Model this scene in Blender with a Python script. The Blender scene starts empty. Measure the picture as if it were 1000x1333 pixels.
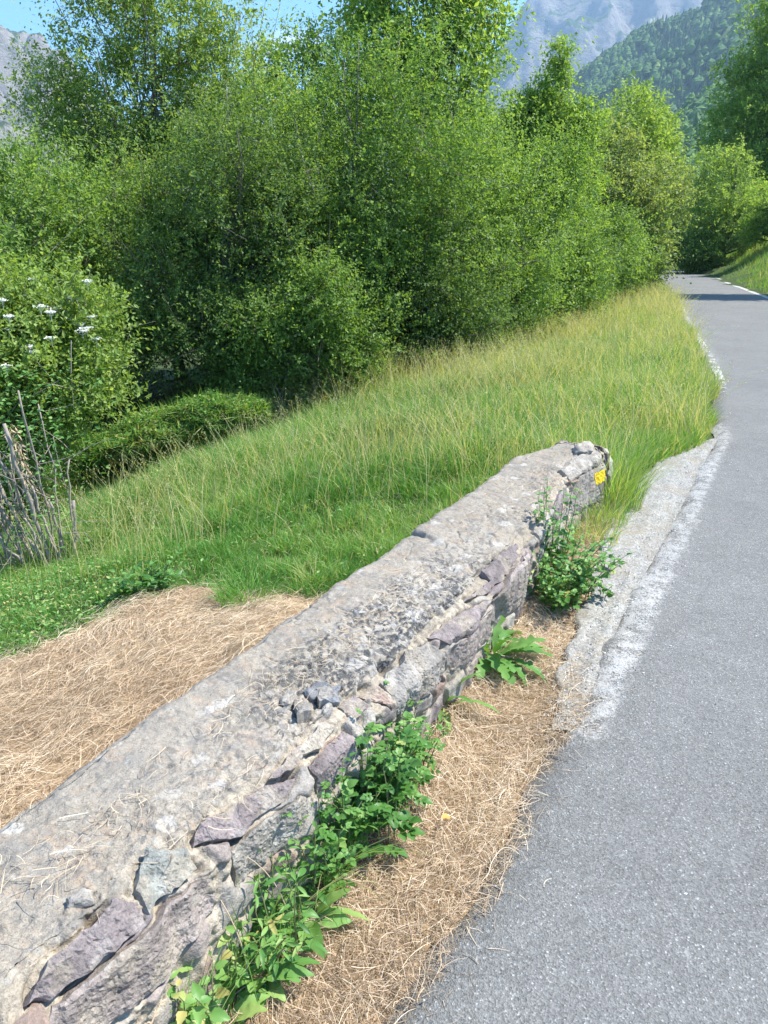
import bpy, math
import numpy as np
from math import radians, sin, cos, pi

SC = bpy.context.scene
COL = SC.collection
RNG = np.random.default_rng(7)
UP = np.array([0., 0., 1.])

# ------------------------------------------------------------------ noise
def _h(ix, iy, iz, seed):
    n = (ix.astype(np.int64) * 374761393 + iy.astype(np.int64) * 668265263 + iz.astype(np.int64) * 2147483647 + seed * 974634777) & 0xffffffff
    n = ((n ^ (n >> 13)) * 1274126177) & 0xffffffff
    n = ((n ^ (n >> 16)) * 2246822519) & 0xffffffff
    return ((n ^ (n >> 15)) & 0xffffff) / float(0xffffff)

def vnoise(x, y, z=0.0, seed=0):
    x = np.asarray(x, float); y = np.asarray(y, float); z = np.asarray(z, float) + 0 * x
    fx, fy, fz = np.floor(x), np.floor(y), np.floor(z)
    tx, ty, tz = x - fx, y - fy, z - fz
    tx, ty, tz = [t * t * t * (t * (t * 6 - 15) + 10) for t in (tx, ty, tz)]
    r = 0
    for i in (0, 1):
        for j in (0, 1):
            for k in (0, 1):
                w = (tx if i else 1 - tx) * (ty if j else 1 - ty) * (tz if k else 1 - tz)
                r = r + w * _h(fx + i, fy + j, fz + k, seed)
    return r * 2 - 1

def fbm(x, y, z=0.0, octv=4, seed=0, gain=.5):
    r, a, f = 0, 1.0, 1.0
    for o in range(octv):
        r = r + a * vnoise(x * f, y * f, np.asarray(z) * f, seed + o * 17)
        a *= gain; f *= 2.03
    return r

def sst(a, b, x):
    t = np.clip((x - a) / (b - a), 0, 1)
    return t * t * (3 - 2 * t)

def nrm(v):
    return v / np.maximum(np.linalg.norm(v, axis=-1, keepdims=True), 1e-9)

# ------------------------------------------------------------------ meshes
def link_mesh(name, verts, faces, mat=None, parent=None, attrs=None, smooth=True):
    """verts (N,3); faces: list of (M,k) index arrays; attrs: name -> float (N) or colour (N,3)"""
    me = bpy.data.meshes.new(name)
    verts = np.asarray(verts, np.float32)
    faces = [np.asarray(f, np.int32) for f in faces if len(f)]
    idx = np.concatenate([f.ravel() for f in faces])
    tot = np.concatenate([np.full(len(f), f.shape[1], np.int32) for f in faces])
    me.vertices.add(len(verts)); me.vertices.foreach_set('co', verts.ravel())
    me.loops.add(len(idx)); me.loops.foreach_set('vertex_index', idx)
    me.polygons.add(len(tot))
    st = np.zeros(len(tot), np.int32); st[1:] = np.cumsum(tot)[:-1]
    me.polygons.foreach_set('loop_start', st)
    me.polygons.foreach_set('use_smooth', np.full(len(tot), smooth, bool))
    for k, v in (attrs or {}).items():
        v = np.asarray(v, np.float32)
        if v.ndim == 1:
            me.attributes.new(k, 'FLOAT', 'POINT').data.foreach_set('value', v)
        else:
            c = np.ones((len(v), 4), np.float32); c[:, :3] = v
            me.attributes.new(k, 'FLOAT_COLOR', 'POINT').data.foreach_set('color', c.ravel())
    me.update(calc_edges=True)
    if mat: me.materials.append(mat)
    o = bpy.data.objects.new(name, me); COL.objects.link(o)
    if parent: o.parent = parent
    return o

def tag(o, label=None, cat=None, group=None, kind=None):
    if label: o['label'] = label
    if cat: o['category'] = cat
    if group: o['group'] = group
    if kind: o['kind'] = kind
    return o

def thing(name, loc, label, cat, group=None):
    o = bpy.data.objects.new(name, None); COL.objects.link(o)
    o.location = loc; o.empty_display_size = .1
    return tag(o, label, cat, group)

class Buf:
    """collects tubes, leaves and blades into one mesh"""
    def __init__(s): s.v = []; s.f3 = []; s.f4 = []; s.t = []; s.n = 0
    def add(s, v, f3=None, f4=None, tint=.5):
        v = np.asarray(v, float).reshape(-1, 3)
        if f3 is not None and len(f3): s.f3.append(np.asarray(f3) + s.n)
        if f4 is not None and len(f4): s.f4.append(np.asarray(f4) + s.n)
        s.v.append(v); s.t.append(np.zeros(len(v)) + tint); s.n += len(v)
    def tube(s, pts, rad, sides=6, tint=.5, cap=True):
        pts = np.asarray(pts, float); k = len(pts); rad = np.zeros(k) + rad
        tan = nrm(np.gradient(pts, axis=0))
        ref = np.array([.31, .95, .05]) if abs(tan[0, 2]) > .6 else UP
        a = nrm(np.cross(tan, ref)); b = np.cross(tan, a)
        th = np.arange(sides) * 2 * pi / sides
        ring = pts[:, None] + rad[:, None, None] * (np.cos(th)[None, :, None] * a[:, None] + np.sin(th)[None, :, None] * b[:, None])
        i = np.arange(k - 1)[:, None] * sides; j = np.arange(sides)[None]; j2 = (j + 1) % sides
        q = np.stack([i + j, i + j2, i + sides + j2, i + sides + j], -1).reshape(-1, 4)
        v = ring.reshape(-1, 3); f3 = None
        if cap:
            v = np.vstack([v, pts[-1]]); e = (k - 1) * sides; jj = np.arange(sides)
            f3 = np.stack([e + jj, e + (jj + 1) % sides, np.full(sides, k * sides)], -1)
        s.add(v, f3, q, tint)
    def build(s, name, mat, parent=None, smooth=True, extra=None):
        fs = []
        if s.f3: fs.append(np.concatenate(s.f3))
        if s.f4: fs.append(np.concatenate(s.f4))
        return link_mesh(name, np.concatenate(s.v), fs, mat, parent, {'tint': np.concatenate(s.t)}, smooth)

def blades(P, H, W, lean, az, tint, seg=3, face_az=None):
    """grass blades / straws as tapered ribbons: returns verts, tris, tint"""
    n = len(P)
    d = np.stack([np.cos(az), np.sin(az), 0 * az], -1)
    fa = az + pi / 2 if face_az is None else face_az
    side = np.stack([np.cos(fa), np.sin(fa), 0 * fa], -1)
    vs = []
    for k in range(seg + 1):
        t = k / seg
        c = P + d * (lean * H * t ** 1.8)[:, None] + UP * (H * t * (1 - .35 * np.abs(lean) * t))[:, None]
        if k < seg:
            w = W * (1 - .75 * t ** 1.5) * .5
            vs += [c - side * w[:, None], c + side * w[:, None]]
        else: vs.append(c)
    m = len(vs)
    V = np.stack(vs, 1).reshape(-1, 3)
    base = (np.arange(n) * m)[:, None]
    T = []
    for k in range(seg - 1):
        T += [[2 * k, 2 * k + 1, 2 * k + 3], [2 * k, 2 * k + 3, 2 * k + 2]]
    T.append([2 * seg - 2, 2 * seg - 1, 2 * seg])
    T = np.array(T)
    F = (base[:, None] + T[None]).reshape(-1, 3)
    return V, F, np.repeat(tint, m)

def leaf_quads(P, D, N, L, W, fold=.18):
    """many small leaves, each two triangles folded along the midrib"""
    S = nrm(np.cross(D, N)); N2 = np.cross(S, D)
    mid = P + D * (L * .45)[:, None] + N2 * (W * fold)[:, None]
    V = np.stack([P, mid + S * (W * .5)[:, None], P + D * L[:, None], mid - S * (W * .5)[:, None]], 1).reshape(-1, 3)
    b = (np.arange(len(P)) * 4)[:, None, None]
    F = (b + np.array([[0, 1, 2], [0, 2, 3]])[None]).reshape(-1, 3)
    return V, F

# ------------------------------------------------------------------ materials
class NT:
    def __init__(s, name):
        s.m = bpy.data.materials.new(name); s.m.use_nodes = True
        s.t = s.m.node_tree; s.t.nodes.clear()
        s.out = s.n('ShaderNodeOutputMaterial')
    def n(s, typ, **kw):
        nd = s.t.nodes.new(typ)
        for k, v in kw.items():
            if hasattr(nd, k): setattr(nd, k, v)
            else: nd.inputs[k.replace('_', ' ')].default_value = v
        return nd
    def l(s, a, b): s.t.links.new(a, b)
    def pos(s, scale=1.0):
        g = s.n('ShaderNodeNewGeometry')
        if scale == 1.0: return g.outputs['Position']
        m = s.n('ShaderNodeVectorMath', operation='SCALE'); s.l(g.outputs['Position'], m.inputs[0]); m.inputs['Scale'].default_value = scale
        return m.outputs[0]
    def attr(s, name): return s.n('ShaderNodeAttribute', attribute_name=name)
    def noise(s, vec, scale, detail=4, rough=.55):
        nd = s.n('ShaderNodeTexNoise', Scale=scale, Detail=detail, Roughness=rough); s.l(vec, nd.inputs['Vector']); return nd.outputs['Fac']
    def voro(s, vec, scale, feat='F1', out='Distance'):
        nd = s.n('ShaderNodeTexVoronoi', feature=feat, Scale=scale); s.l(vec, nd.inputs['Vector']); return nd.outputs[out]
    def ramp(s, fac, stops, interp='LINEAR'):
        nd = s.n('ShaderNodeValToRGB'); cr = nd.color_ramp; cr.interpolation = interp
        while len(cr.elements) < len(stops): cr.elements.new(.5)
        for e, (p, c) in zip(cr.elements, stops):
            e.position = p; e.color = (c, c, c, 1) if isinstance(c, (int, float)) else (*c, 1)
        s.l(fac, nd.inputs['Fac']); return nd.outputs['Color']
    def mix(s, fac, a, b, mode='MIX'):
        nd = s.n('ShaderNodeMix', data_type='RGBA', blend_type=mode)
        for sock, v in ((nd.inputs[0], fac), (nd.inputs[6], a), (nd.inputs[7], b)):
            if isinstance(v, bpy.types.NodeSocket): s.l(v, sock)
            elif isinstance(v, (int, float)): sock.default_value = v if sock.type == 'VALUE' else (v, v, v, 1)
            else: sock.default_value = (*v, 1)
        return nd.outputs[2]
    def math(s, op, a, b=0.0):
        nd = s.n('ShaderNodeMath', operation=op)
        for sock, v in ((nd.inputs[0], a), (nd.inputs[1], b)):
            if isinstance(v, bpy.types.NodeSocket): s.l(v, sock)
            else: sock.default_value = v
        return nd.outputs[0]
    def bump(s, h, strength, dist):
        nd = s.n('ShaderNodeBump', Strength=strength, Distance=dist); s.l(h, nd.inputs['Height']); return nd.outputs['Normal']
    def finish(s, color, rough=.85, normal=None, spec=.25, trans=0.0, trans_tint=(1.42, 1.3, .52)):
        p = s.n('ShaderNodeBsdfPrincipled')
        if isinstance(color, bpy.types.NodeSocket): s.l(color, p.inputs['Base Color'])
        else: p.inputs['Base Color'].default_value = (*color, 1)
        p.inputs['Roughness'].default_value = rough
        p.inputs['Specular IOR Level'].default_value = spec
        if normal: s.l(normal, p.inputs['Normal'])
        last = p.outputs[0]
        if trans:
            tr = s.n('ShaderNodeBsdfTranslucent')
            s.l(s.mix(1.0, color, trans_tint, 'MULTIPLY'), tr.inputs['Color'])
            ms = s.n('ShaderNodeMixShader'); ms.inputs[0].default_value = trans
            s.l(last, ms.inputs[1]); s.l(tr.outputs[0], ms.inputs[2]); last = ms.outputs[0]
        s.l(last, s.out.inputs['Surface'])
        return s.m

def leaf_mat(name, stops, rough=.5, trans=.32, spec=.35):
    t = NT(name)
    return t.finish(t.ramp(t.attr('tint').outputs['Fac'], stops), rough, None, spec, trans)

def plain_mat(name, c0, c1, scale, rough=.9, bump=.3):
    t = NT(name); p = t.pos()
    n = t.noise(p, scale, 5, .6)
    return t.finish(t.mix(n, c0, c1), rough, t.bump(n, bump, .02))

BARK = plain_mat('bark', (.10, .085, .07), (.22, .20, .17), 25)
BARK_PALE = plain_mat('pale_bark', (.20, .17, .14), (.42, .37, .315), 40)
STRAW = leaf_mat('straw', [(0, (.18, .125, .08)), (.3, (.43, .325, .22)), (.7, (.64, .515, .375)), (1, (.78, .69, .54))], .6, .15, .25)
GRASS = leaf_mat('grass_blade', [(0, (.055, .16, .03)), (.35, (.115, .295, .055)), (.62, (.205, .39, .085)), (.82, (.40, .45, .17)), (1, (.62, .55, .34))], .5, .45, .3)
WEED = leaf_mat('weed_leaf', [(0, (.045, .13, .03)), (.45, (.10, .25, .055)), (.8, (.20, .37, .10)), (.95, (.32, .44, .14)), (1, (.45, .42, .15))], .45, .35, .35)
STEM = leaf_mat('weed_stem', [(0, (.07, .16, .03)), (1, (.28, .26, .14))], .6, .1, .3)

# ------------------------------------------------------------------ layout of road and terrain
LP = np.array([(-50, -94), (-25, -47), (-10, -18.4), (-2.7, -3.9), (-.6, .05), (.017, 1.216), (.33, 1.80), (.60, 2.28), (1.05, 3.2), (1.75, 4.5), (2.47, 5.86),
               (3.04, 6.94), (4.45, 10.66), (6.64, 17.5), (9.4, 25.9), (12.6, 36.5), (15.6, 46), (17.2, 53), (17.5, 60), (15.5, 69), (9, 78), (-3, 86), (-22, 93), (-60, 100)])
def spline(pts, per=16):
    p = np.vstack([2 * pts[0] - pts[1], pts, 2 * pts[-1] - pts[-2]]); out = []
    for i in range(1, len(p) - 2):
        t = np.linspace(0, 1, per, endpoint=False)[:, None]
        a, b, c, d = p[i - 1], p[i], p[i + 1], p[i + 2]
        m1 = (c - a) / (np.linalg.norm(c - a)) * np.linalg.norm(c - b); m2 = (d - b) / np.linalg.norm(d - b) * np.linalg.norm(c - b)
        out.append((2 * t**3 - 3 * t**2 + 1) * b + (t**3 - 2 * t**2 + t) * m1 + (-2 * t**3 + 3 * t**2) * c + (t**3 - t**2) * m2)
    return np.vstack(out + [pts[-1:]])
LS = spline(LP)
_k = np.argmax(LS[:, 1] > 58)
YL, XL = LS[:_k, 1], LS[:_k, 0]
ROAD_W = 3.15
def road_x(y): return np.interp(y, YL, XL)
def road_cos(y):
    y = np.clip(y, -90, 57); dx = (road_x(y + .4) - road_x(y - .4)) / .8
    return 1 / np.sqrt(1 + dx * dx)
def lat(x, y):
    """metres to the left of the road's left edge"""
    return (road_x(y) - x) * road_cos(y)

WO = np.array([-.655, .971]); WD = np.array([.468, .884]); WN = np.array([.884, -.468])   # parapet axis and its roadward normal
A_END = 4.22
def wall_aw(x, y):
    dx, dy = x - WO[0], y - WO[1]
    return dx * WD[0] + dy * WD[1], dx * WN[0] + dy * WN[1]
def hay_d(x, y):
    """> 0 on the meadow side of the edge of the cut hay behind the wall"""
    yb = np.interp(x, [-5, -1.97, -1.2, -.75, -.3, .5], [1.7, 3.52, 4.20, 4.02, 3.92, 3.85])
    return (y - yb) * .9 + .10 * vnoise(x * 2.2, y * 2.2, 0, 5) + .09 * vnoise(x * 6, y * 6, 0, 6)

def ditch(x, y):
    """depth of the brook bed running along the foot of the bushes on the left"""
    cx = np.interp(y, [6, 8.2, 9.2, 9.8, 10.6, 11.5], [-5.0, -4.0, -3.4, -2.8, -1.8, -.9])
    return np.exp(-(np.abs(x - cx) / .95) ** 3) * sst(5.5, 7.5, y) * (1 - sst(10.2, 11.5, y))

def ground_z(x, y):
    x = np.asarray(x, float); y = np.asarray(y, float)
    s = lat(x, y); r = -s - ROAD_W
    fade = 1 - sst(50, 60, y)
    z = np.where(s > 0, -.13 * np.clip(s - .75, 0, 5) - .10 * np.clip(s - 5.5, 0, 6), 0.0)
    a, w = wall_aw(x, y)
    z = z - .16 * sst(-.15, -.6, w) * sst(5.2, 3.6, a) * (s > 0)
    z = z - .115 * np.clip(s - 2.9, 0, 3.6) * sst(4.2, 5.4, y) * (1 - sst(10.5, 12.5, y)) * (s > 0)
    z = z - .9 * ditch(x, y)
    bank = sst(.15, 3.2, r) * (.35 + 1.25 * sst(8, 22, y)) + .07 * np.clip(r - 3, 0, 25)
    z = z + np.where(r > 0, bank, 0)
    z = z * fade
    off = sst(.15, .8, s) + sst(.1, .8, r)
    z = z + off * (.05 * fbm(x * .7, y * .7, 0, 3, 3) + .015 * fbm(x * 5, y * 5, 0, 2, 4))
    z = z - .045 * np.where((s < .06) & (r < .06) & (y < 58), 1, 0)
    far = sst(150, 900, np.hypot(x, y))
    z = z + .055 * sst(.34, .12, w) * sst(.0, .08, w) * (a > -3) * (a < 4.6) * sst(.0, .25, s)
    return z * (1 - far) - .35 * sst(58, 62, y) * (1 - far) - .02

def grow(a, b, step, g, n):
    """spacing `step` from a to b, then geometric growth outward"""
    mid = np.arange(a, b, step); out = []; d = step; p = mid[-1]
    for _ in range(n): d *= g; p += d; out.append(p)
    lo = []; d = step; p = mid[0]
    for _ in range(n): d *= g; p -= d; lo.append(p)
    return np.concatenate([lo[::-1], mid, out])

def grid_faces(n, m):
    i = np.arange(n - 1)[:, None] * m; j = np.arange(m - 1)[None]
    return np.stack([i + j, i + m + j, i + m + j + 1, i + j + 1], -1).reshape(-1, 4)

def make_ground():
    xs = grow(-5.5, 5.5, .07, 1.12, 74); ys = grow(.2, 12, .07, 1.12, 74)
    xs = xs[np.abs(xs) < 3900]; ys = ys[np.abs(ys) < 3900]
    X, Y = np.meshgrid(xs, ys, indexing='ij'); Z = ground_z(X, Y)
    V = np.stack([X, Y, Z], -1).reshape(-1, 3)
    s = lat(X, Y); a, w = wall_aw(X, Y)
    hay = ((hay_d(X, Y) < .05) & (w < 0)) | ((s > -.1) & (s < .6) & (a < 4.6) & (w > 0))
    t = NT('soil'); p = t.pos()
    n1 = t.noise(p, 3, 6, .6); n2 = t.noise(p, 45, 4, .6)
    green = t.mix(n1, (.035, .055, .018), (.075, .11, .03))
    hayc = t.mix(n2, (.22, .15, .085), (.40, .29, .18))
    c = t.mix(t.attr('hay').outputs['Fac'], green, hayc)
    c = t.mix(.35, c, t.ramp(n2, [(.3, .25), (.7, .75)]), 'OVERLAY')
    m = t.finish(c, .95, t.bump(n2, .8, .03))
    o = link_mesh('ground', V, [grid_faces(len(xs), len(ys))[:, ::-1]], m, None, {'hay': hay.ravel().astype(float)})
    tag(o, kind='structure')
make_ground()

# ------------------------------------------------------------------ road
def road_strip(name, mat, lo, hi, z, ncol, ystart, yend, stepfn, jit=0.0, cells=None):
    """a sheet following the road, `lo`..`hi` metres right of its left edge"""
    seg = np.linalg.norm(np.diff(LS, axis=0), axis=1); S = np.concatenate([[0], np.cumsum(seg)])
    s0 = np.interp(ystart, LS[:_k, 1], S[:_k]); s1 = yend
    st = [s0]
    while st[-1] < s1:
        yy = np.interp(st[-1], S, LS[:, 1]); st.append(st[-1] + stepfn(yy))
    st = np.array(st)
    P = np.stack([np.interp(st, S, LS[:, 0]), np.interp(st, S, LS[:, 1])], -1)
    T = nrm(np.stack([np.interp(st + .3, S, LS[:, 0]) - np.interp(st - .3, S, LS[:, 0]), np.interp(st + .3, S, LS[:, 1]) - np.interp(st - .3, S, LS[:, 1])], -1))
    R = np.stack([T[:, 1], -T[:, 0]], -1)
    u = np.linspace(0, 1, ncol)
    lo_ = lo + (jit * fbm(st * 4, st * 0, 0, 4, 21) if jit else 0) + 0 * st
    hi_ = hi + (jit * fbm(st * 4, st * 0 + 9, 0, 4, 22) if jit else 0) + 0 * st
    off = lo_[:, None] + (hi_ - lo_)[:, None] * u[None]
    XY = P[:, None] + R[:, None] * off[..., None]
    Z = np.zeros(off.shape) + z
    return st, u, off, np.concatenate([XY, Z[..., None]], -1), s1

def road_z(x, y): return .008 * vnoise(x * .5, y * .5, 0, 2)
stp = lambda y: .05 if abs(y) < 9 else min(1.0, .05 + (abs(y) - 9) * .02)
st, u, off, V, _ = road_strip('road', None, 0, ROAD_W, 0, 41, -60, 230, stp, .03)
V[..., 2] += road_z(V[..., 0], V[..., 1])
V[:, 0, 2] -= .05; V[:, -1, 2] -= .05
t = NT('asphalt'); p = t.pos()
agg = t.n('ShaderNodeTexVoronoi', Scale=240.0); t.l(p, agg.inputs['Vector'])
agg2 = t.voro(p, 95, 'F1', 'Color')
g1 = t.ramp(agg.outputs['Color'], [(0, .06), (.2, .115), (.55, .20), (.82, .27), (.93, .48), (1, .70)])
g2 = t.ramp(agg2, [(0, .12), (.5, .185), (.88, .22), (1, .40)])
c = t.mix(.35, g1, g2)
big = t.noise(p, .9, 5, .6); mid = t.noise(p, 7, 4, .6)
c = t.mix(.6, c, t.ramp(big, [(.3, .42), (.7, .57)]), 'OVERLAY')
stain = t.ramp(t.noise(p, 2.3, 3, .5), [(.66, 0.0), (.72, .35)])
c = t.mix(stain, c, (.10, .10, .10))
c = t.mix(.40, c, t.ramp(mid, [(.3, .40), (.7, .60)]), 'OVERLAY')
c = t.mix(1.0, c, (.87, .875, .835), 'MULTIPLY')
dirt = t.math('MULTIPLY', t.ramp(t.math('ADD', t.attr('edge').outputs['Fac'], t.math('MULTIPLY', t.math('SUBTRACT', t.noise(p, 40, 4, .7), .5), 1.1)), [(.25, 0.0), (.55, .92)]), t.ramp(t.math('ADD', t.math('MULTIPLY', t.noise(p, 11, 5, .7), .45), t.math('MULTIPLY', t.noise(p, 120, 3, .75), .55)), [(.46, 0.0), (.52, 1.0)]))
c = t.mix(dirt, c, (.41, .405, .385))
hh = t.math('ADD', agg.outputs['Distance'], t.math('MULTIPLY', t.voro(p, 95), .8))
ASPHALT = t.finish(c, .88, t.bump(hh, .55, .004), .3)
yy = V[..., 1]
edge = np.maximum(np.exp(-((off - np.interp(yy, [2, 3, 4.5, 6], [.09, .12, .10, .05])) / np.interp(yy, [2, 3.2, 4.5, 6], [.055, .06, .07, .10])) ** 2), (1 - sst(.0, .12, off)) * sst(3.2, 4.2, yy)) * sst(2.1, 2.35, yy) * (1 - sst(6.2, 8, yy)) + .5 * (1 - sst(0, .5, off)) * sst(8, 12, yy) + .9 * sst(ROAD_W - .35, ROAD_W - .1, off)
tag(link_mesh('road', V.reshape(-1, 3), [grid_faces(*off.shape)], ASPHALT, None, {'edge': edge.ravel()}), kind='structure')

# worn white edge lines: only flakes of paint are left
t = NT('worn_road_paint'); p = t.pos()
PAINT = t.finish(t.mix(t.noise(p, 60, 5, .7), (.34, .335, .32), (.54, .53, .51)), .8, t.bump(t.voro(p, 240), .4, .003))
def edge_line(lo, hi, y0, s1, seed, keep, w=9, fine=.02):
    st, u, off, V, _ = road_strip('x', None, lo, hi, .004, w, y0, s1, lambda y: fine if y < 9.5 else (.03 if y < 20 else .12), .01)
    V[..., 2] += road_z(V[..., 0], V[..., 1]) + .001
    F = grid_faces(*off.shape)
    cen = V.reshape(-1, 3)[F].mean(1)
    worn = fbm(cen[:, 0] * 9, cen[:, 1] * 9, 0, 4, seed) * .6 + vnoise(cen[:, 0] * 70, cen[:, 1] * 70, 0, seed + 4) * .55
    return V.reshape(-1, 3), F[worn > keep(cen[:, 1])]
seglen = lambda y: np.interp(y, LS[:_k, 1], np.concatenate([[0], np.cumsum(np.linalg.norm(np.diff(LS, axis=0), axis=1))])[:_k])
V, F = edge_line(.07, .17, 8.6, seglen(24), 37, lambda y: .12 + .45 * np.sin(y * 1.7), 16, .012)
o = link_mesh('road_edge_line', V, [F], PAINT); tag(o, kind='structure')
V, F = edge_line(ROAD_W - .28, ROAD_W - .14, 20, seglen(55), 41, lambda y: -.95 + 0 * y, 5)
o = link_mesh('road_edge_line', V, [F], PAINT); tag(o, kind='structure')

# pale gravel lay-by strip between the asphalt and the verge
def shoulder():
    ys = np.arange(2.3, 6.6, .03)
    wdt = np.interp(ys, [2.3, 2.6, 3.2, 4.0, 5.0, 5.8, 6.2, 6.6], [.02, .07, .13, .24, .34, .30, .15, .0]) + .03 * fbm(ys * 5, ys * 0, 0, 3, 8)
    u = np.linspace(0, 1, 16)
    offs = -.05 + (np.maximum(wdt, .02) + .05)[:, None] * u[None]      # to the left of the edge
    X = road_x(ys)[:, None] - offs / road_cos(ys)[:, None]; Y = ys[:, None] + 0 * X
    Z = np.maximum(ground_z(X, Y), -.035) + .031 + .006 * fbm(X * 20, Y * 20, 0, 2, 9) - .03 * (u[None] > .97) - .012 * (u[None] < .14)
    t = NT('gravel_dust'); p = t.pos()
    v = t.voro(p, 130, 'F1', 'Color')
    c = t.ramp(v, [(0, (.13, .127, .115)), (.4, (.25, .245, .225)), (.8, (.34, .335, .31)), (1, (.46, .45, .42))])
    c = t.mix(.5, c, t.ramp(t.noise(p, 9, 4), [(.35, .34), (.65, .56)]), 'OVERLAY')
    c = t.mix(t.ramp(t.noise(p, 5, 5, .7), [(.48, 0.0), (.66, .6)]), c, (.24, .20, .145))
    m = t.finish(c, .95, t.bump(t.voro(p, 130), .5, .003))
    tag(link_mesh('gravel_shoulder', np.stack([X, Y, Z], -1).reshape(-1, 3), [grid_faces(len(ys), 16)[:, ::-1]], m), kind='structure')
    # loose stone chips
    n = 2600
    y = RNG.uniform(2.3, 6.5, n); k = RNG.normal(.12, .16, n); x = road_x(y) - k / road_cos(y)
    w = np.interp(y, ys, wdt); ok = (k < w + .04) & (k > -.35); x, y = x[ok], y[ok]; n = len(x)
    y2 = RNG.uniform(1.2, 6.5, 260); x2 = road_x(y2) + np.abs(RNG.normal(0, .7, 260)); x = np.append(x, x2); y = np.append(y, y2); n = len(x)
    s = RNG.uniform(.002, .0055, n) * np.where(np.arange(n) > n - 260, .8, 1)
    ico = np.array([(1, 0, 0), (-1, 0, 0), (0, 1, 0), (0, -1, 0), (0, 0, .8), (0, 0, -.6)], float)
    fc = np.array([(0, 2, 4), (2, 1, 4), (1, 3, 4), (3, 0, 4), (2, 0, 5), (1, 2, 5), (3, 1, 5), (0, 3, 5)])
    V = np.stack([x, y, np.maximum(ground_z(x, y) + .022, .004)], -1)[:, None] + ico[None] * s[:, None, None] * RNG.uniform(.6, 1.3, (n, 6, 1))
    F = (np.arange(n)[:, None, None] * 6 + fc[None]).reshape(-1, 3)
    t = NT('stone_chip'); m = t.finish(t.ramp(t.attr('tint').outputs['Fac'], [(0, .2), (.6, .5), (1, .72)]), .9)
    tag(link_mesh('gravel', V.reshape(-1, 3), [F], m, None, {'tint': np.repeat(RNG.random(n), 6)}, False), kind='stuff')
shoulder()

# ------------------------------------------------------------------ stone parapet
def poly_sd(p, poly):
    """signed distance, positive inside"""
    poly = np.asarray(poly, float); n = len(poly)
    d = np.full(len(p), 1e9); ins = np.zeros(len(p), bool)
    for i in range(n):
        a, b = poly[i], poly[(i + 1) % n]; e = b - a; w = p - a
        q = w - e * np.clip((w @ e) / (e @ e), 0, 1)[:, None]
        d = np.minimum(d, (q * q).sum(1))
        c = (a[1] > p[:, 1]) != (b[1] > p[:, 1])
        ins ^= c & (p[:, 0] < (b[0] - a[0]) * (p[:, 1] - a[1]) / (b[1] - a[1] + 1e-12) + a[0])
    d = np.sqrt(d)
    return np.where(ins, d, -d)

PURPLE, PINK, GREY, PALE, GREEN, BLUE, RUST = (.225, .192, .186), (.292, .250, .225), (.282, .260, .232), (.335, .308, .268), (.275, .280, .250), (.21, .215, .22), (.27, .20, .165)
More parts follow.
